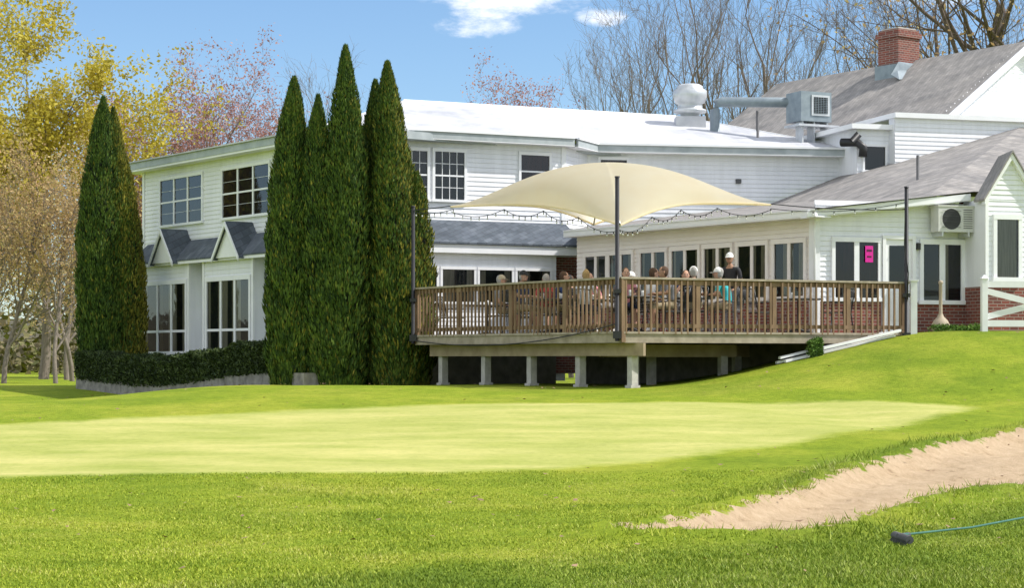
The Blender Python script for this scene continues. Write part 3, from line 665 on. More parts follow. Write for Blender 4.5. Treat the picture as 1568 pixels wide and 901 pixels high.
# ------------------------------------------------------------ people
def pm(name,c): 
    if name not in M: M[name]=simple(name,c,tuple(v*.8 for v in c),12,.75,.1)
    return name
pm('skin_light',(.55,.33,.24)); pm('skin_tan',(.42,.24,.16)); pm('lips',(.38,.13,.11)); pm('eyewhite',(.7,.7,.7)); pm('iris',(.03,.02,.015))
def person(x,y,yaw,pose,shirt,pants,shoe,hair,cap=None,skin='skin_light',long_pants=False,long_sleeve=False,lean=0.0,arms=0,turn=0.0,female=False):
    st=pose=='stand'
    sw=.17 if female else .19
    if st:
        J={'pel':((0,0,.95),.135),'spi':((0,-.01,1.14),.125),'che':((0,0,1.33),.145),'nec':((0,.01,1.48),.058),'hb':((0,.02,1.55),.052)}
        for s,n_ in ((-1,'l'),(1,'r')):
            J['hip'+n_]=((s*.095,0,.88),.095); J['kne'+n_]=((s*.11,.02,.50),.06); J['ank'+n_]=((s*.12,-.01,.09),.04); J['toe'+n_]=((s*.135,.15,.04),.036)
            J['sho'+n_]=((s*sw,0,1.42),.066); J['elb'+n_]=((s*(sw+.06),.0,1.13),.043); J['wri'+n_]=((s*(sw-.02),.20,.98),.029)
    else:
        l=lean
        J={'pel':((0,-.04,.57),.14),'spi':((0,-.03+l*.3,.76),.13),'che':((0,l*.7,.95),.145),'nec':((0,.02+l,1.09),.056),'hb':((0,.04+l*1.1,1.15),.05)}
        for s,n_ in ((-1,'l'),(1,'r')):
            J['hip'+n_]=((s*.10,.04,.555),.092); J['kne'+n_]=((s*.13,.42,.54),.062); J['ank'+n_]=((s*.13,.42-(.1 if s>0 else -.06),.09),.04); J['toe'+n_]=((s*.14,.57-(.1 if s>0 else -.06),.04),.036)
            J['sho'+n_]=((s*sw,l*.85,1.03),.064)
            if arms==0 or (arms==2 and s<0): J['elb'+n_]=((s*(sw+.06),.10+l*.6,.80),.042); J['wri'+n_]=((s*.14,.36,.80),.029)
            elif arms==2: J['elb'+n_]=((s*(sw+.05),.20+l,.84),.042); J['wri'+n_]=((s*.10,.20+l,1.06),.029)
            else: J['elb'+n_]=((s*(sw+.07),-.05+l*.5,.76),.042); J['wri'+n_]=((s*.20,.20,.68),.029)
    E=[('pel','spi'),('spi','che'),('che','nec'),('nec','hb')]
    for n_ in 'lr': E+=[('pel','hip'+n_),('hip'+n_,'kne'+n_),('kne'+n_,'ank'+n_),('ank'+n_,'toe'+n_),('che','sho'+n_),('sho'+n_,'elb'+n_),('elb'+n_,'wri'+n_)]
    names=list(J); me=bpy.data.meshes.new('body'); me.from_pydata([J[k][0] for k in names],[(names.index(a),names.index(b_)) for a,b_ in E],[])
    ob=bpy.data.objects.new('body',me); COL.objects.link(ob)
    ob.modifiers.new('skin','SKIN')
    if not me.skin_vertices:
        bpy.context.view_layer.objects.active=ob; ob.select_set(True); bpy.ops.mesh.customdata_skin_add(); ob.select_set(False)
    for i,k in enumerate(names):
        r=J[k][1]; sv=me.skin_vertices[0].data[i]
        sv.radius=(r,r*.78) if k in('pel','spi','che') else (r,r); sv.use_root=(k=='pel')
    sb=ob.modifiers.new('sub','SUBSURF'); sb.levels=2; sb.render_levels=2
    dg=bpy.context.evaluated_depsgraph_get(); dg.update(); ev=ob.evaluated_get(dg).to_mesh()
    V=[tuple(v.co) for v in ev.vertices]; FF=[list(p.vertices) for p in ev.polygons]
    ob.evaluated_get(dg).to_mesh_clear(); bpy.data.objects.remove(ob)
    def lab(a,b_,t):
        if a=='nec' or (a=='che' and b_=='nec' and t>.75): return skin
        if a in('pel','spi','che') and not b_.startswith('hip'): return shirt if not(a=='pel' and t<.25) else pants
        if a.startswith('sho'): return shirt if (long_sleeve or t<.75) else skin
        if a.startswith('elb'): return shirt if long_sleeve and t<.9 else skin
        if a.startswith('hip') or b_.startswith('hip'): return pants
        if a.startswith('kne'): return pants if (long_pants or t<.12) else (shoe if t>.9 else skin)
        return shoe
    A=np.array([J[a][0] for a,b_ in E]); Bv=np.array([J[b_][0] for a,b_ in E]); dA=Bv-A; dd=(dA**2).sum(1)
    rr=np.array([(J[a][1]+J[b_][1])/2 for a,b_ in E])
    mb=MB(); Vn=np.array(V); mb.v+=V
    for f in FF:
        c=Vn[f].mean(0); t=np.clip(((c-A)*dA).sum(1)/dd,0,1); d=np.linalg.norm(c-(A+dA*t[:,None]),axis=1)-rr; i=int(d.argmin())
        mb.f.append(f); mb.m.append(mb.mi(lab(E[i][0],E[i][1],t[i]))); mb.sm.append(True)
    for s,n_ in ((-1,'l'),(1,'r')):
        w=Vector(J['wri'+n_][0]); e_=Vector(J['elb'+n_][0]); d=(w-e_).normalized(); side=d.cross(Vector((0,0,1))).normalized()
        if side.length<.1: side=Vector((1,0,0))
        up=side.cross(d).normalized(); R=Matrix((side,d,up)).transposed()
        mb.ell(w+d*.055,(.042,.055,.016),skin,10,6,rot=R)
        for k,(o,L_) in enumerate(((-.031,.062),(-.010,.075),(.011,.070),(.030,.055))):
            a=w+d*.095+side*o; b_=a+d*L_*.5-up*.006; c=b_+d*L_*.35-up*.025
            mb.tube([a,b_,c],[.0095,.0088,.006],skin,6)
        a=w+d*.03-side*s*.035*1; b_=a+d*.035-side*s*.03; c=b_+d*.03-up*.008
        mb.tube([a,b_,c],[.012,.010,.008],skin,6)
    hb=Vector(J['hb'][0]); hc=hb+Vector((0,.025,.095)); R=Matrix.Rotation(turn,3,'Z')
    def hp(v): return hc+R@Vector(v)
    mb.ell(hc,(.074,.092,.115),skin,16,12,rot=R); mb.ell(hp((0,.035,-.055)),(.052,.055,.055),skin,12,8,rot=R)
    mb.ell(hp((0,.098,-.012)),(.013,.022,.024),skin,8,6,rot=R)
    for s in(-1,1):
        mb.ell(hp((s*.03,.080,.012)),(.013,.008,.008),'eyewhite',8,6,rot=R); mb.ell(hp((s*.03,.086,.012)),(.006,.004,.006),'iris',6,5,rot=R)
        mb.ell(hp((s*.077,-.005,-.002)),(.010,.02,.032),skin,8,6,rot=R)
        mb.ell(hp((s*.03,.084,.030)),(.017,.006,.004),hair,6,4,rot=R)
    mb.ell(hp((0,.085,-.058)),(.024,.008,.007),'lips',8,5,rot=R)
    mb.ell(hp((0,-.012,.010)),(.083,.098,.122),hair,16,8,rot=R@Matrix.Rotation(math.radians(28),3,'X'),top=math.pi*.50)
    mb.ell(hp((0,-.035,-.01)),(.078,.072,.095 if not female else .15),hair,14,8,rot=R)
    if cap:
        mb.ell(hp((0,-.004,.028)),(.090,.106,.108),cap,18,7,rot=R,top=math.pi*.5)
        q=[]; mbv=[]
        for i in range(9):
            t=-1.15+2.3*i/8; q.append(hp((.088*math.sin(t),.06+.045*math.cos(t),.030))); mbv.append(hp((.085*math.sin(t),.075+.115*math.cos(t),.018)))
        for i in range(8): mb.poly([q[i],q[i+1],mbv[i+1],mbv[i]],cap,True); mb.poly([v-Vector((0,0,.006)) for v in (q[i],mbv[i],mbv[i+1],q[i+1])],cap,True)
    return mb.finish('woman' if female else 'man',loc=(x,y,ZF),yaw=yaw)
for k,c in dict(sh_turq=(.05,.50,.55),sh_blk=(.03,.03,.035),sh_grey=(.25,.25,.27),sh_white=(.78,.78,.78),sh_navy=(.03,.05,.13),sh_pink=(.6,.25,.28),sh_red=(.4,.05,.05),pt_khaki=(.42,.34,.22),pt_grey=(.2,.2,.22),pt_blk=(.03,.03,.03),pt_navy=(.04,.05,.1),shoe_w=(.7,.7,.7),shoe_d=(.06,.05,.05),hr_grey=(.4,.38,.36),hr_brown=(.09,.05,.03),hr_blond=(.4,.27,.12),cap_w=(.8,.8,.8),cap_b=(.03,.03,.03),cap_k=(.5,.43,.3)).items(): pm(k,c)
def seat_round(tx,ty,lst):
    table(tx,ty)
    for ang,kw in lst:
        a=math.radians(ang); x=tx+.86*math.cos(a); y=ty+.86*math.sin(a); yaw=math.atan2(ty-y,tx-x)-math.pi/2
        chair(x,y,yaw)
        if kw: person(x,y,yaw,'sit',**kw)
D_=dict
seat_round(.55,44.6,[(185,D_(shirt='sh_grey',pants='pt_khaki',shoe='shoe_w',hair='hr_grey',cap='cap_k',arms=1)),(0,D_(shirt='sh_blk',pants='pt_grey',shoe='shoe_d',hair='hr_brown',cap='cap_b',lean=.05)),(285,D_(shirt='sh_red',pants='pt_khaki',shoe='shoe_w',hair='hr_grey',arms=1)),(100,None)])
seat_round(1.85,42.6,[(180,D_(shirt='sh_navy',pants='pt_khaki',shoe='shoe_w',hair='hr_brown',lean=.08)),(250,D_(shirt='sh_white',pants='pt_navy',shoe='shoe_w',hair='hr_blond',female=True,turn=.5)),(20,D_(shirt='sh_grey',pants='pt_blk',shoe='shoe_w',hair='hr_grey',cap='cap_w',arms=2)),(100,D_(shirt='sh_pink',pants='pt_khaki',shoe='shoe_w',hair='hr_brown',arms=2,lean=.05))])
seat_round(3.72,41.15,[(195,D_(shirt='sh_white',pants='pt_khaki',shoe='shoe_w',hair='hr_brown',lean=.02,arms=1)),(272,D_(shirt='sh_blk',pants='pt_khaki',shoe='shoe_w',hair='hr_grey',cap='cap_w',lean=.06)),(335,D_(shirt='sh_turq',pants='pt_khaki',shoe='shoe_w',hair='hr_grey',cap='cap_w',lean=.14)),(90,D_(shirt='sh_navy',pants='pt_grey',shoe='shoe_d',hair='hr_brown',arms=2))])
seat_round(2.45,40.15,[(95,D_(shirt='sh_pink',pants='pt_navy',shoe='shoe_w',hair='hr_brown',female=True,arms=2)),(10,D_(shirt='sh_grey',pants='pt_khaki',shoe='shoe_w',hair='hr_brown',lean=.12,skin='skin_tan'))])
seat_round(.9,41.9,[(60,None),(150,D_(shirt='sh_navy',pants='pt_khaki',shoe='shoe_w',hair='hr_grey',cap='cap_b',lean=.04))])
seat_round(6.1,41.7,[(200,None),(330,None)])
seat_round(-.6,46.9,[(200,None),(0,None)])
person(4.75,42.6,math.radians(150),'stand','sh_blk','pt_grey','shoe_d','hr_grey',cap='cap_w',skin='skin_tan',long_pants=True,turn=.3)

# ------------------------------------------------------------ small ground objects
mb=MB()
FN=frame(9.88,41.0,1,.12)
for u in (0,2.3,4.6):
    p=FN(u,0); zg=g(p[0],p[1]); mb.box(FN,u-.06,u+.06,zg-.2,3.28,-.06,.06,'pvcwhite'); mb.hexa([FN(u-.08,3.28,-.08),FN(u+.08,3.28,-.08),FN(u+.08,3.28,.08),FN(u-.08,3.28,.08),FN(u-.01,3.36,-.01),FN(u+.01,3.36,-.01),FN(u+.01,3.36,.01),FN(u-.01,3.36,.01)],'pvcwhite')
def plank(u0,z0,u1,z1,o,h=.13):
    mb.hexa([FN(u0,z0,o),FN(u1,z1,o),FN(u1,z1,o+.025),FN(u0,z0,o+.025),FN(u0,z0+h,o),FN(u1,z1+h,o),FN(u1,z1+h,o+.025),FN(u0,z0+h,o+.025)],'pvcwhite')
for a in (0,2.3):
    plank(a+.06,3.1,a+2.24,3.1,.0); plank(a+.06,2.28,a+2.24,2.28,.0); plank(a+.06,2.95,a+2.24,2.42,.03); plank(a+.06,2.42,a+2.24,2.95,-.03)
mb.finish('white_plank_fence')
mb=MB(); zz=g(9.32,42.6)
mb.lathe((9.32,42.6,zz),[(.17,0),(.20,.05),(.20,.14),(.15,.24),(.07,.32),(.04,.40),(.035,1.02),(.05,1.04),(.05,1.09),(.02,1.11)],'tan',20); mb.finish('smokers_receptacle')
mb=MB()
for i,(x0,y0,x1,y1,h) in enumerate(((5.45,40.4,7.9,41.2,.02),(5.6,40.2,8.0,41.0,.02),(5.5,40.3,7.8,41.1,.11),(6.3,40.2,8.1,40.9,.11))):
    W=frame(x0,y0,x1-x0,y1-y0); L_=math.hypot(x1-x0,y1-y0); za=g(x0,y0)+h; zb=g(x1,y1)+h
    mb.hexa([W(0,za,-.05),W(L_,zb,-.05),W(L_,zb,.05),W(0,za,.05),W(0,za+.05,-.05),W(L_,zb+.05,-.05),W(L_,zb+.05,.05),W(0,za+.05,.05)],'pvcwhite')
mb.finish('stacked_white_boards')
mb=MB()
z0=g(3.34,16.75)
mb.tube([(3.33,16.75,z0+.07),(4.2,17.9,g(4.2,17.9)+.06),(5.2,19.2,g(5.2,19.2)+.06)],.010,'greenpaint',8)
mb.tube([(3.31,16.95,z0+.05),(3.35,16.5,z0+.05)],.035,'rub',10); mb.tube([(3.30,16.75,z0+.06),(3.42,16.88,z0+.06)],.022,'rub',8)
for i in range(12):
    t=i/11; x=3.31+.04*t; y=16.95-.45*t; mb.tube([(x,y,z0+.05),(x-.05,y-.01,z0-.0)],.006,'rub',5)
mb.finish('bunker_rake')

# ------------------------------------------------------------ foliage helpers
def leafquads(C,Up,Tan,h,w):
    a=C-Tan*w[:,None]*.5; b_=C+Tan*w[:,None]*.5; t=C+Up*h[:,None]; lo=C-Up*(h*.45)[:,None]
    a=a+Up*(h*.25)[:,None]; b_=b_+Up*(h*.25)[:,None]
    return np.stack([lo,b_,t,a],1).reshape(-1,3)
def arbor(name,x,y,H,R,seed,tips=((0,0,1),),gold=0,n=26000):
    R=R*1.06
    r_=np.random.default_rng(seed); zb=g(x,y)-.05; par=empty(name); VV=[];CVs=[];CFs=[];cb=0;GM=[]
    for ti,(dx,dy,hs) in enumerate(tips):
        nn=int(n*hs*1.25); Ht=H*hs; Rt=R*(1 if len(tips)==1 else .78)
        t=r_.random(nn)**1.12; th=r_.random(nn)*2*np.pi
        ph=r_.random(8)*6.28
        def prof(t,th):
            b=(1-np.clip(t,0,1)**2.9)**.82*(.84+.16*np.clip(t*8,0,1))
            rid=np.abs(np.sin(4.5*th+ph[0]+3.2*np.sin(t*7+ph[1])))**.7*.13+np.abs(np.sin(9*th+ph[2]+t*26+2*np.sin(t*11)))**.8*.10
            return Rt*b*(.86+rid+.07*np.sin(2*th+ph[3]+3*t)+.07*np.sin(t*33+3*np.sin(th+ph[4]))+.05*np.sin(t*80+7*th+ph[5]))+.02
        r=prof(t,th)*(1.07-.30*r_.random(nn)**2)
        lx=dx*(t)+.05*np.sin(t*5+ph[5]); ly=dy*t
        C=np.stack([x+lx+dx*.3+r*np.cos(th),y+ly+dy*.3+r*np.sin(th),zb+t*Ht],1)
        out=np.stack([np.cos(th),np.sin(th),np.zeros(nn)],1)
        Up=np.stack([np.zeros(nn),np.zeros(nn),np.ones(nn)],1)+out*(.10+.40*r_.random(nn))[:,None]+(r_.random((nn,3))-.5)*.5
        Up/=np.linalg.norm(Up,axis=1)[:,None]
        Tn=np.cross(Up,r_.normal(size=(nn,3))*.6+out*1.0); Tn/=np.linalg.norm(Tn,axis=1)[:,None]
        sc=(.5+.4*(1-t))
        VV.append(leafquads(C,Up,Tn,(.08+.11*r_.random(nn))*sc,(.028+.038*r_.random(nn))*sc))
        gp=gold*(.5+.9*np.clip(np.cos(th-.2),0,1)); GM.append((r_.random(nn)<gp).astype(int))  # gold leaves thicken toward the sun side, painting in sunlit foliage
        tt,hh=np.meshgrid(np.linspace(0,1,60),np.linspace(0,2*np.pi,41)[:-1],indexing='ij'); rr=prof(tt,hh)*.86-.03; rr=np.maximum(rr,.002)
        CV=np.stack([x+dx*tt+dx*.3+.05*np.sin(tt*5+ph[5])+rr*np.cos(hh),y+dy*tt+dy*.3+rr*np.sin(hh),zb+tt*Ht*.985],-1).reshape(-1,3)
        ii=np.arange(60*40).reshape(60,40); ff=np.stack([ii[:-1],np.roll(ii,-1,1)[:-1],np.roll(ii,-1,1)[1:],ii[1:]],-1).reshape(-1,4)+cb
        CVs.append(CV);CFs.append(ff);cb+=len(CV)
    V=np.concatenate(VV)
    mesh_np('foliage',V,np.arange(len(V)).reshape(-1,4),[M['cedar'],M['cedarsungold']],par,mi=np.concatenate(GM))
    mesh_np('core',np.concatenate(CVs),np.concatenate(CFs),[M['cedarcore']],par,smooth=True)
    mb=MB(); mb.tube([(x,y,zb-.1),(x,y,zb+1.2)],.09,'bark',8); mb.finish('trunk',par)
arbor('arborvitae_tree',-5.20,46.5,7.35,.55,1,n=34000,gold=.12)
arbor('arborvitae_tree',-4.66,47.6,7.1,.38,2,n=18000,gold=.05)
arbor('arborvitae_tree',-4.10,46.1,8.05,.64,3,tips=((.12,0,1),(-.38,.1,.83),(.30,-.1,.86)),n=24000,gold=.12)
arbor('arborvitae_tree',-3.32,46.9,7.35,.58,4,tips=((0,0,1),(.25,-.1,.8)),n=24000,gold=.12)
arbor('arborvitae_tree',-2.66,46.3,7.7,.72,5,tips=((-.18,0,1),(.28,0,.66),(-.1,-.3,.84)),n=26000,gold=.38)
arbor('arborvitae_tree',-11.85,57.0,8.5,.78,6,tips=((-.05,0,1),(-.25,0,.78)),n=24000,gold=.08)
arbor('arborvitae_tree',-11.34,57.2,8.2,.60,7,tips=((-.20,0,1),(.12,0,.8)),n=22000,gold=.8)
def boxleaf(name,W,L_,z0,z1,th,n,key,par=None,size=.06):
    u=rng.random(n)*L_; f=rng.random(n); o=np.where(f<.5,th/2,np.where(f<.85,(rng.random(n)-.5)*th,-th/2)) 
    zz=np.where((f>=.5)&(f<.85),1.0,rng.random(n)) 
    bumpy=.05*np.sin(u*2.1)+.04*np.sin(u*5.3+1)
    P=np.array([W(0,0,0),W(1,0,0),W(0,0,1)]); du=P[1]-P[0]; dn=P[2]-P[0]
    C=P[0]+u[:,None]*du+(o+rng.normal(size=n)*.03)[:,None]*dn
    C[:,2]=(z0+(z1-z0+bumpy)*zz+rng.normal(size=n)*.02)+gz(C[:,0],C[:,1])
    Up=rng.normal(size=(n,3))+np.array((0,0,.8))+dn*.4; Up/=np.linalg.norm(Up,axis=1)[:,None]
    Tn=np.cross(Up,rng.normal(size=(n,3))); Tn/=np.linalg.norm(Tn,axis=1)[:,None]
    V=leafquads(C,Up,Tn,size*(.5+rng.random(n)),size*.7*(.5+rng.random(n)))
    return mesh_np(name,V,np.arange(len(V)).reshape(-1,4),[M[key]],par)
HG=frame(-12.1,56.3,.588,-.8084)
hp_=empty('clipped_hedge'); boxleaf('hedge_leaves',HG,12.5,.28,.98,.9,50000,'hedge',par=hp_)
mb=MB()
for i in range(25):
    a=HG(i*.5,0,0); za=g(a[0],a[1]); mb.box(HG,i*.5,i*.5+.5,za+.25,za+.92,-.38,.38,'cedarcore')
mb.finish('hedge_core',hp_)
mb=MB()
for i in range(13):
    a=HG(i,0,0); za=g(a[0],a[1]); mb.box(HG,i,i+.992,za-.3,za+.30,-.42,.46,'stone')
mb.finish('low_stone_wall')
SB=frame(6.1,40.25,1,.2); boxleaf('small_shrub',SB,.25,0,.26,.22,1500,'shrub',size=.05)
BD=frame(9.0,42.0,1,.25); boxleaf('flower_bed',BD,1.2,0,.06,.4,1500,'shrub',size=.04)

# ------------------------------------------------------------ deciduous trees
def tubes_np(P0,P1,R0,R1,k):
    d=P1-P0; L=np.linalg.norm(d,axis=1)[:,None]+1e-9; d=d/L
    ref=np.where(np.abs(d[:,2:3])<.9,np.array([[0,0,1.]]),np.array([[1.,0,0]])); a=np.cross(d,ref); a/=np.linalg.norm(a,axis=1)[:,None]; c=np.cross(d,a)
    th=np.arange(k)*2*np.pi/k; ring=a[:,None,:]*np.cos(th)[None,:,None]+c[:,None,:]*np.sin(th)[None,:,None]
    A=P0[:,None,:]+ring*R0[:,None,None]; B=P1[:,None,:]+ring*R1[:,None,None]
    V=np.concatenate([A,B],1); n=len(P0); j=np.arange(k); f=np.stack([j,(j+1)%k,k+(j+1)%k,k+j],1)
    F=(np.arange(n)*2*k)[:,None,None]+f[None]; return V.reshape(-1,3),F.reshape(-1,4)
def growtree(seed,H,r0,kids=(9,6,5,4),trunkfrac=.75,spread=.75,up=.25,lenf=(.42,.5,.5,.5),start=.28):
    rd=random.Random(seed); S=[];tips=[]
    stack=[(Vector((0,0,0)),Vector((rd.uniform(-.06,.06),rd.uniform(-.06,.06),1)).normalized(),H*trunkfrac,r0,0)]
    while stack:
        p,d,L,r,lv=stack.pop(); ns=(9,6,4,3,2)[lv]; pts=[(p,r)]
        for i in range(ns):
            d=(d+Vector((rd.gauss(0,1),rd.gauss(0,1),rd.gauss(0,1)))*(.07+.05*lv)+Vector((0,0,up*(.25 if lv else .1)))).normalized()
            q=p+d*(L/ns); rn=r*(1-(.72 if lv<1 else .7)/ns) if i<ns-1 else r*.8
            S.append((p,q,r,rn,lv)); p=q; r=rn; pts.append((p,r))
        if lv<len(kids):
            nk=kids[lv]
            for j in range(nk):
                f=start+(1-start)*((j+rd.random())/nk) if lv==0 else .2+.8*rd.random()
                if j==nk-1: f=1
                x=f*(len(pts)-1); i=min(int(x),len(pts)-2); a,ra=pts[i]; b_,rb=pts[i+1]; pos=a.lerp(b_,x-i); rp=ra+(rb-ra)*(x-i)
                ax=(b_-a).normalized(); az=rd.random()*6.283; perp=ax.orthogonal().normalized(); perp.rotate(Quaternion(ax,az))
                ang=spread*rd.uniform(.6,1.15); nd=(ax*math.cos(ang)+perp*math.sin(ang)).normalized()
                Lc_=L*lenf[lv]*rd.uniform(.7,1.2)*(1.15-.45*f if lv==0 else 1)*(1.2 if lv==0 else 1.0)
                stack.append((pos,nd,Lc_,max(rp*rd.uniform(.42,.6),.007),lv+1))
        else: tips.append((pts[-1][0],d))
        if lv>=len(kids)-1: tips+= [(pp,d) for pp,_ in pts[1:]]
    return S,tips
def treeob(name,seed,x,y,H,r0,bark='barkpale',leaf=None,nleaf=0,lsize=.12,lsc=.35,**kw):
    S,tips=growtree(seed,H,r0,**kw); Vs=[];Fs=[];b=0
    for lo,hi,k in ((0,1,6),(2,2,4),(3,9,3)):
        s=[q for q in S if lo<=q[4]<=hi]
        if not s: continue
        V,F=tubes_np(np.array([q[0] for q in s]),np.array([q[1] for q in s]),np.array([q[2] for q in s]),np.array([q[3] for q in s]),k)
        Vs.append(V);Fs.append(F+b);b+=len(V)
    V=np.concatenate(Vs);F=np.concatenate(Fs); par=empty(name); zb=g(x,y)-.1; par.location=(x,y,zb)
    o=mesh_np('branches',V,F,[M[bark]],par,smooth=True)
    l=None
    if nleaf:
        T=np.array([t[0] for t in tips]); r_=np.random.default_rng(seed); C=T[r_.integers(0,len(T),nleaf)]+r_.normal(size=(nleaf,3))*lsc
        Up=r_.normal(size=(nleaf,3)); Up/=np.linalg.norm(Up,axis=1)[:,None]; Tn=np.cross(Up,r_.normal(size=(nleaf,3))); Tn/=np.linalg.norm(Tn,axis=1)[:,None]
        V=leafquads(C,Up,Tn,lsize*(.5+r_.random(nleaf)),lsize*.8*(.5+r_.random(nleaf)))
        l=mesh_np('foliage',V,np.arange(len(V)).reshape(-1,4),[M[leaf]],par)
    return par,o,l
def inst(name,src,x,y,s,rot):
    par=empty(name); par.location=(x,y,g(x,y)-.1); par.scale=(s,s,s); par.rotation_euler=(0,0,rot)
    for o in src[1:]:
        if o: c=bpy.data.objects.new(o.name,o.data); COL.objects.link(c); c.parent=par
K4=(12,6,4,4)
b1_=treeob('bare_tree',11,8.3,92,17.5,.17,spread=.5,up=.5,kids=K4); b2_=treeob('bare_tree',12,11.9,90,18.3,.18,spread=.5,up=.55,kids=K4); b3_=treeob('bare_tree',13,5.0,92,15,.15,spread=.55,up=.45,kids=K4)
for i,(x,y,s,r) in enumerate(((6.4,96,1.0,1),(10,97,1.03,2),(13.8,95,1.0,3),(16.6,93,.98,4),(19.6,92,1.05,.6),(22.5,97,1.1,1.2),(12.9,88,.86,5.5))):
    inst('bare_tree',(b1_,b2_,b3_)[i%3],x,y,s,r)
o1=treeob('bare_oak_tree',21,18.2,75,19,.38,bark='bark',leaf='orange',nleaf=1500,lsize=.12,spread=.85,up=.12,kids=(10,7,5,4),trunkfrac=.7,lenf=(.55,.55,.5,.45))
inst('bare_oak_tree',o1,21.0,78,1.05,2)
KR=(12,6,4,4)
r1_=treeob('red_maple_tree',31,-17.4,98,14.0,.17,leaf='red',nleaf=8500,lsize=.10,lsc=.28,spread=.66,up=.32,kids=KR,start=.3)
r2_=treeob('red_maple_tree',32,-14.2,97,14.0,.17,leaf='red',nleaf=8500,lsize=.10,lsc=.28,spread=.66,up=.32,kids=KR,start=.3)
for i,(x,y,s,r) in enumerate(((-16,104,1.0,1),(-12.3,103,.92,2),(-19.2,102,.95,3.3),(-.8,100,.94,4.2),(-2.6,104,.91,.3),(1.0,104,.92,2.2),(3.0,99,.88,1.2))): inst('red_maple_tree',(r1_,r2_)[i%2],x,y,s,r)
inst('bare_tree',b3_,-11,100,1.0,2.2)
treeob('budding_maple_tree',41,-22.0,92,14.6,.26,leaf='ylw',nleaf=34000,lsize=.14,lsc=.26,spread=.75,up=.25,kids=(11,7,4,3),start=.25,lenf=(.5,.5,.5,.5))
u1=treeob('tan_budding_tree',51,-19.2,74,8.6,.11,leaf='orange',nleaf=5500,lsize=.08,spread=.75,up=.3,kids=(11,6,4,4),start=.2)
for i,(x,y,s,r) in enumerate(((-17.0,73,.85,1),(-18.4,82,1.0,3),(-22.5,85,1.1,4),(-20.6,76,.95,5),(-20.0,88,1.15,.8))): inst('tan_budding_tree',u1,x,y,s,r)
treeob('budding_maple_tree',42,-26.5,99,13,.22,leaf='ylw',nleaf=12000,lsize=.14,lsc=.28,spread=.8,up=.2,kids=(10,6,4,3),start=.2)
# low wooded rise + treeline far behind
hx=np.linspace(-400,400,161); hy=np.linspace(165,330,12); HX,HY=np.meshgrid(hx,hy)
t_=(HY-165)/165; HZ=-.6+np.sin(np.clip(t_*2.2,0,1)*math.pi/2)*(8+2.2*np.sin(HX*.035)+1.3*np.sin(HX*.11+1)+.8*np.sin(HX*.37))
ii=np.arange(161*12).reshape(12,161); mesh_np('distant_hill',np.stack([HX,HY,HZ],-1),np.stack([ii[:-1,:-1],ii[:-1,1:],ii[1:,1:],ii[1:,:-1]],-1).reshape(-1,4),[M['hill']],smooth=True)
n=60000; a=rng.random(n); xx=-110+200*a; yy=125+35*rng.random(n)+8*np.sin(xx*.1); top=4.5+1.8*np.sin(xx*.21)+1.6*np.sin(xx*.57+1)+1.2*np.sin(xx*1.3)
C=np.stack([xx,yy,gz(xx,yy)+top*rng.random(n)**.8],1)
Up=rng.normal(size=(n,3)); Up/=np.linalg.norm(Up,axis=1)[:,None]; Tn=np.cross(Up,rng.normal(size=(n,3))); Tn/=np.linalg.norm(Tn,axis=1)[:,None]
V=leafquads(C,Up,Tn,.38*(.5+rng.random(n)),.38*(.5+rng.random(n))); mesh_np('distant_treeline',V,np.arange(len(V)).reshape(-1,4),[M['far']])

# ------------------------------------------------------------ light, sky
el=math.radians(47); hz=Vector((1,-.10,0)).normalized(); S_=Vector((hz.x*math.cos(el),hz.y*math.cos(el),math.sin(el)))
sun=bpy.data.lights.new('sun','SUN'); sun.energy=5; sun.angle=math.radians(.5); sun.color=(1,.96,.90)
so=bpy.data.objects.new('sun',sun); COL.objects.link(so); so.rotation_euler=S_.to_track_quat('Z','Y').to_euler()
w=bpy.data.worlds.new('World'); SC.world=w; w.use_nodes=True; nt=w.node_tree; bg=nt.nodes['Background']
sk=N(nt,'ShaderNodeTexSky'); sk.sky_type='NISHITA'; sk.sun_disc=False; sk.sun_elevation=el; sk.sun_rotation=math.atan2(S_.x,S_.y); sk.air_density=1.0; sk.dust_density=.2; sk.ozone_density=3.0
tc=N(nt,'ShaderNodeTexCoord'); sp=N(nt,'ShaderNodeSeparateXYZ'); nt.links.new(tc.outputs['Generated'],sp.inputs[0])
nz=noise(nt,24,9,tc.outputs['Generated'],.66,stretch=(1,1,2.4)); nzb=noise(nt,2.2,7,tc.outputs['Generated'],.55,stretch=(1,1,2))
def mth(op,a,b_,c=None):
    n_=N(nt,'ShaderNodeMath',operation=op)
    for i,v in enumerate((a,b_,c)):
        if v is None: continue
        if isinstance(v,(int,float)): n_.inputs[i].default_value=v
        else: nt.links.new(v,n_.inputs[i])
    return n_.outputs[0]
def mrg(v,a,b_):
    r=N(nt,'ShaderNodeMapRange'); r.interpolation_type='SMOOTHSTEP'; r.inputs[1].default_value=a; r.inputs[2].default_value=b_; nt.links.new(v,r.inputs[0]); return r.outputs[0]
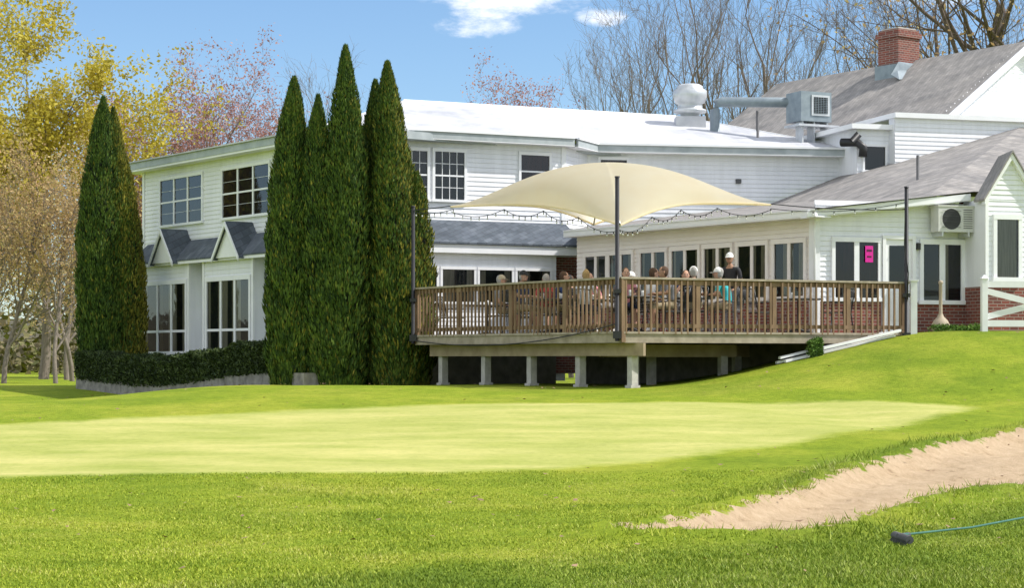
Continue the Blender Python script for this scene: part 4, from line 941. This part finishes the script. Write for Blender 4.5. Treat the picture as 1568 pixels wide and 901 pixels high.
def blob(cx,cz,rx,rz):
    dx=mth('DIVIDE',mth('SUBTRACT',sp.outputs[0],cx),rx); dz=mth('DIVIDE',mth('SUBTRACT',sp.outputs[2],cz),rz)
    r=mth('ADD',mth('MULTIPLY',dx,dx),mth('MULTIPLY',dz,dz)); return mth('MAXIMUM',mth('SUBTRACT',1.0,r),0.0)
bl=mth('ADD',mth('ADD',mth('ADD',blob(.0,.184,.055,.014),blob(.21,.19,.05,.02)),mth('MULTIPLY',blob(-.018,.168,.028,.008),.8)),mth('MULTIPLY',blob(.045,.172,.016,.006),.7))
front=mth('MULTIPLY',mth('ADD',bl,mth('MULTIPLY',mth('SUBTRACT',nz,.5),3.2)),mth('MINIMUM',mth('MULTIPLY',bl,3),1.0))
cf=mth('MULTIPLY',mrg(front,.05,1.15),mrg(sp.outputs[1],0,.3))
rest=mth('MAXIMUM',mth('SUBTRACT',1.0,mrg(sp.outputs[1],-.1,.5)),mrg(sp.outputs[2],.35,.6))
fill_cloud=mth('MULTIPLY',mth('MULTIPLY',mrg(nzb,.38,.54),rest),mrg(sp.outputs[2],.02,.15))  # unseen bright clouds around and overhead, added to fill the shaded walls
tot=mth('MAXIMUM',cf,fill_cloud)
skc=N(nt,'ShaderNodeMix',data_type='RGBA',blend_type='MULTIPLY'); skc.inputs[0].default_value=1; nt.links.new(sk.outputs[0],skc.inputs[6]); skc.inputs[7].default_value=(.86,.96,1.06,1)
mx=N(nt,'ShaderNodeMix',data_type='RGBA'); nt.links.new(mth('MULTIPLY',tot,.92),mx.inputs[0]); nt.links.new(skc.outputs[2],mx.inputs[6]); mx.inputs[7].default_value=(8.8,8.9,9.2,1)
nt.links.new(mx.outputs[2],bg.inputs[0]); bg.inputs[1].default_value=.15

cam=bpy.data.cameras.new('camera'); co=bpy.data.objects.new('camera',cam); COL.objects.link(co)
co.location=(0,0,1.6); co.rotation_euler=(math.pi/2,0,0); cam.sensor_width=36; cam.lens=68.88; cam.shift_y=.0635; cam.clip_end=12000; cam.clip_start=.1
SC.camera=co
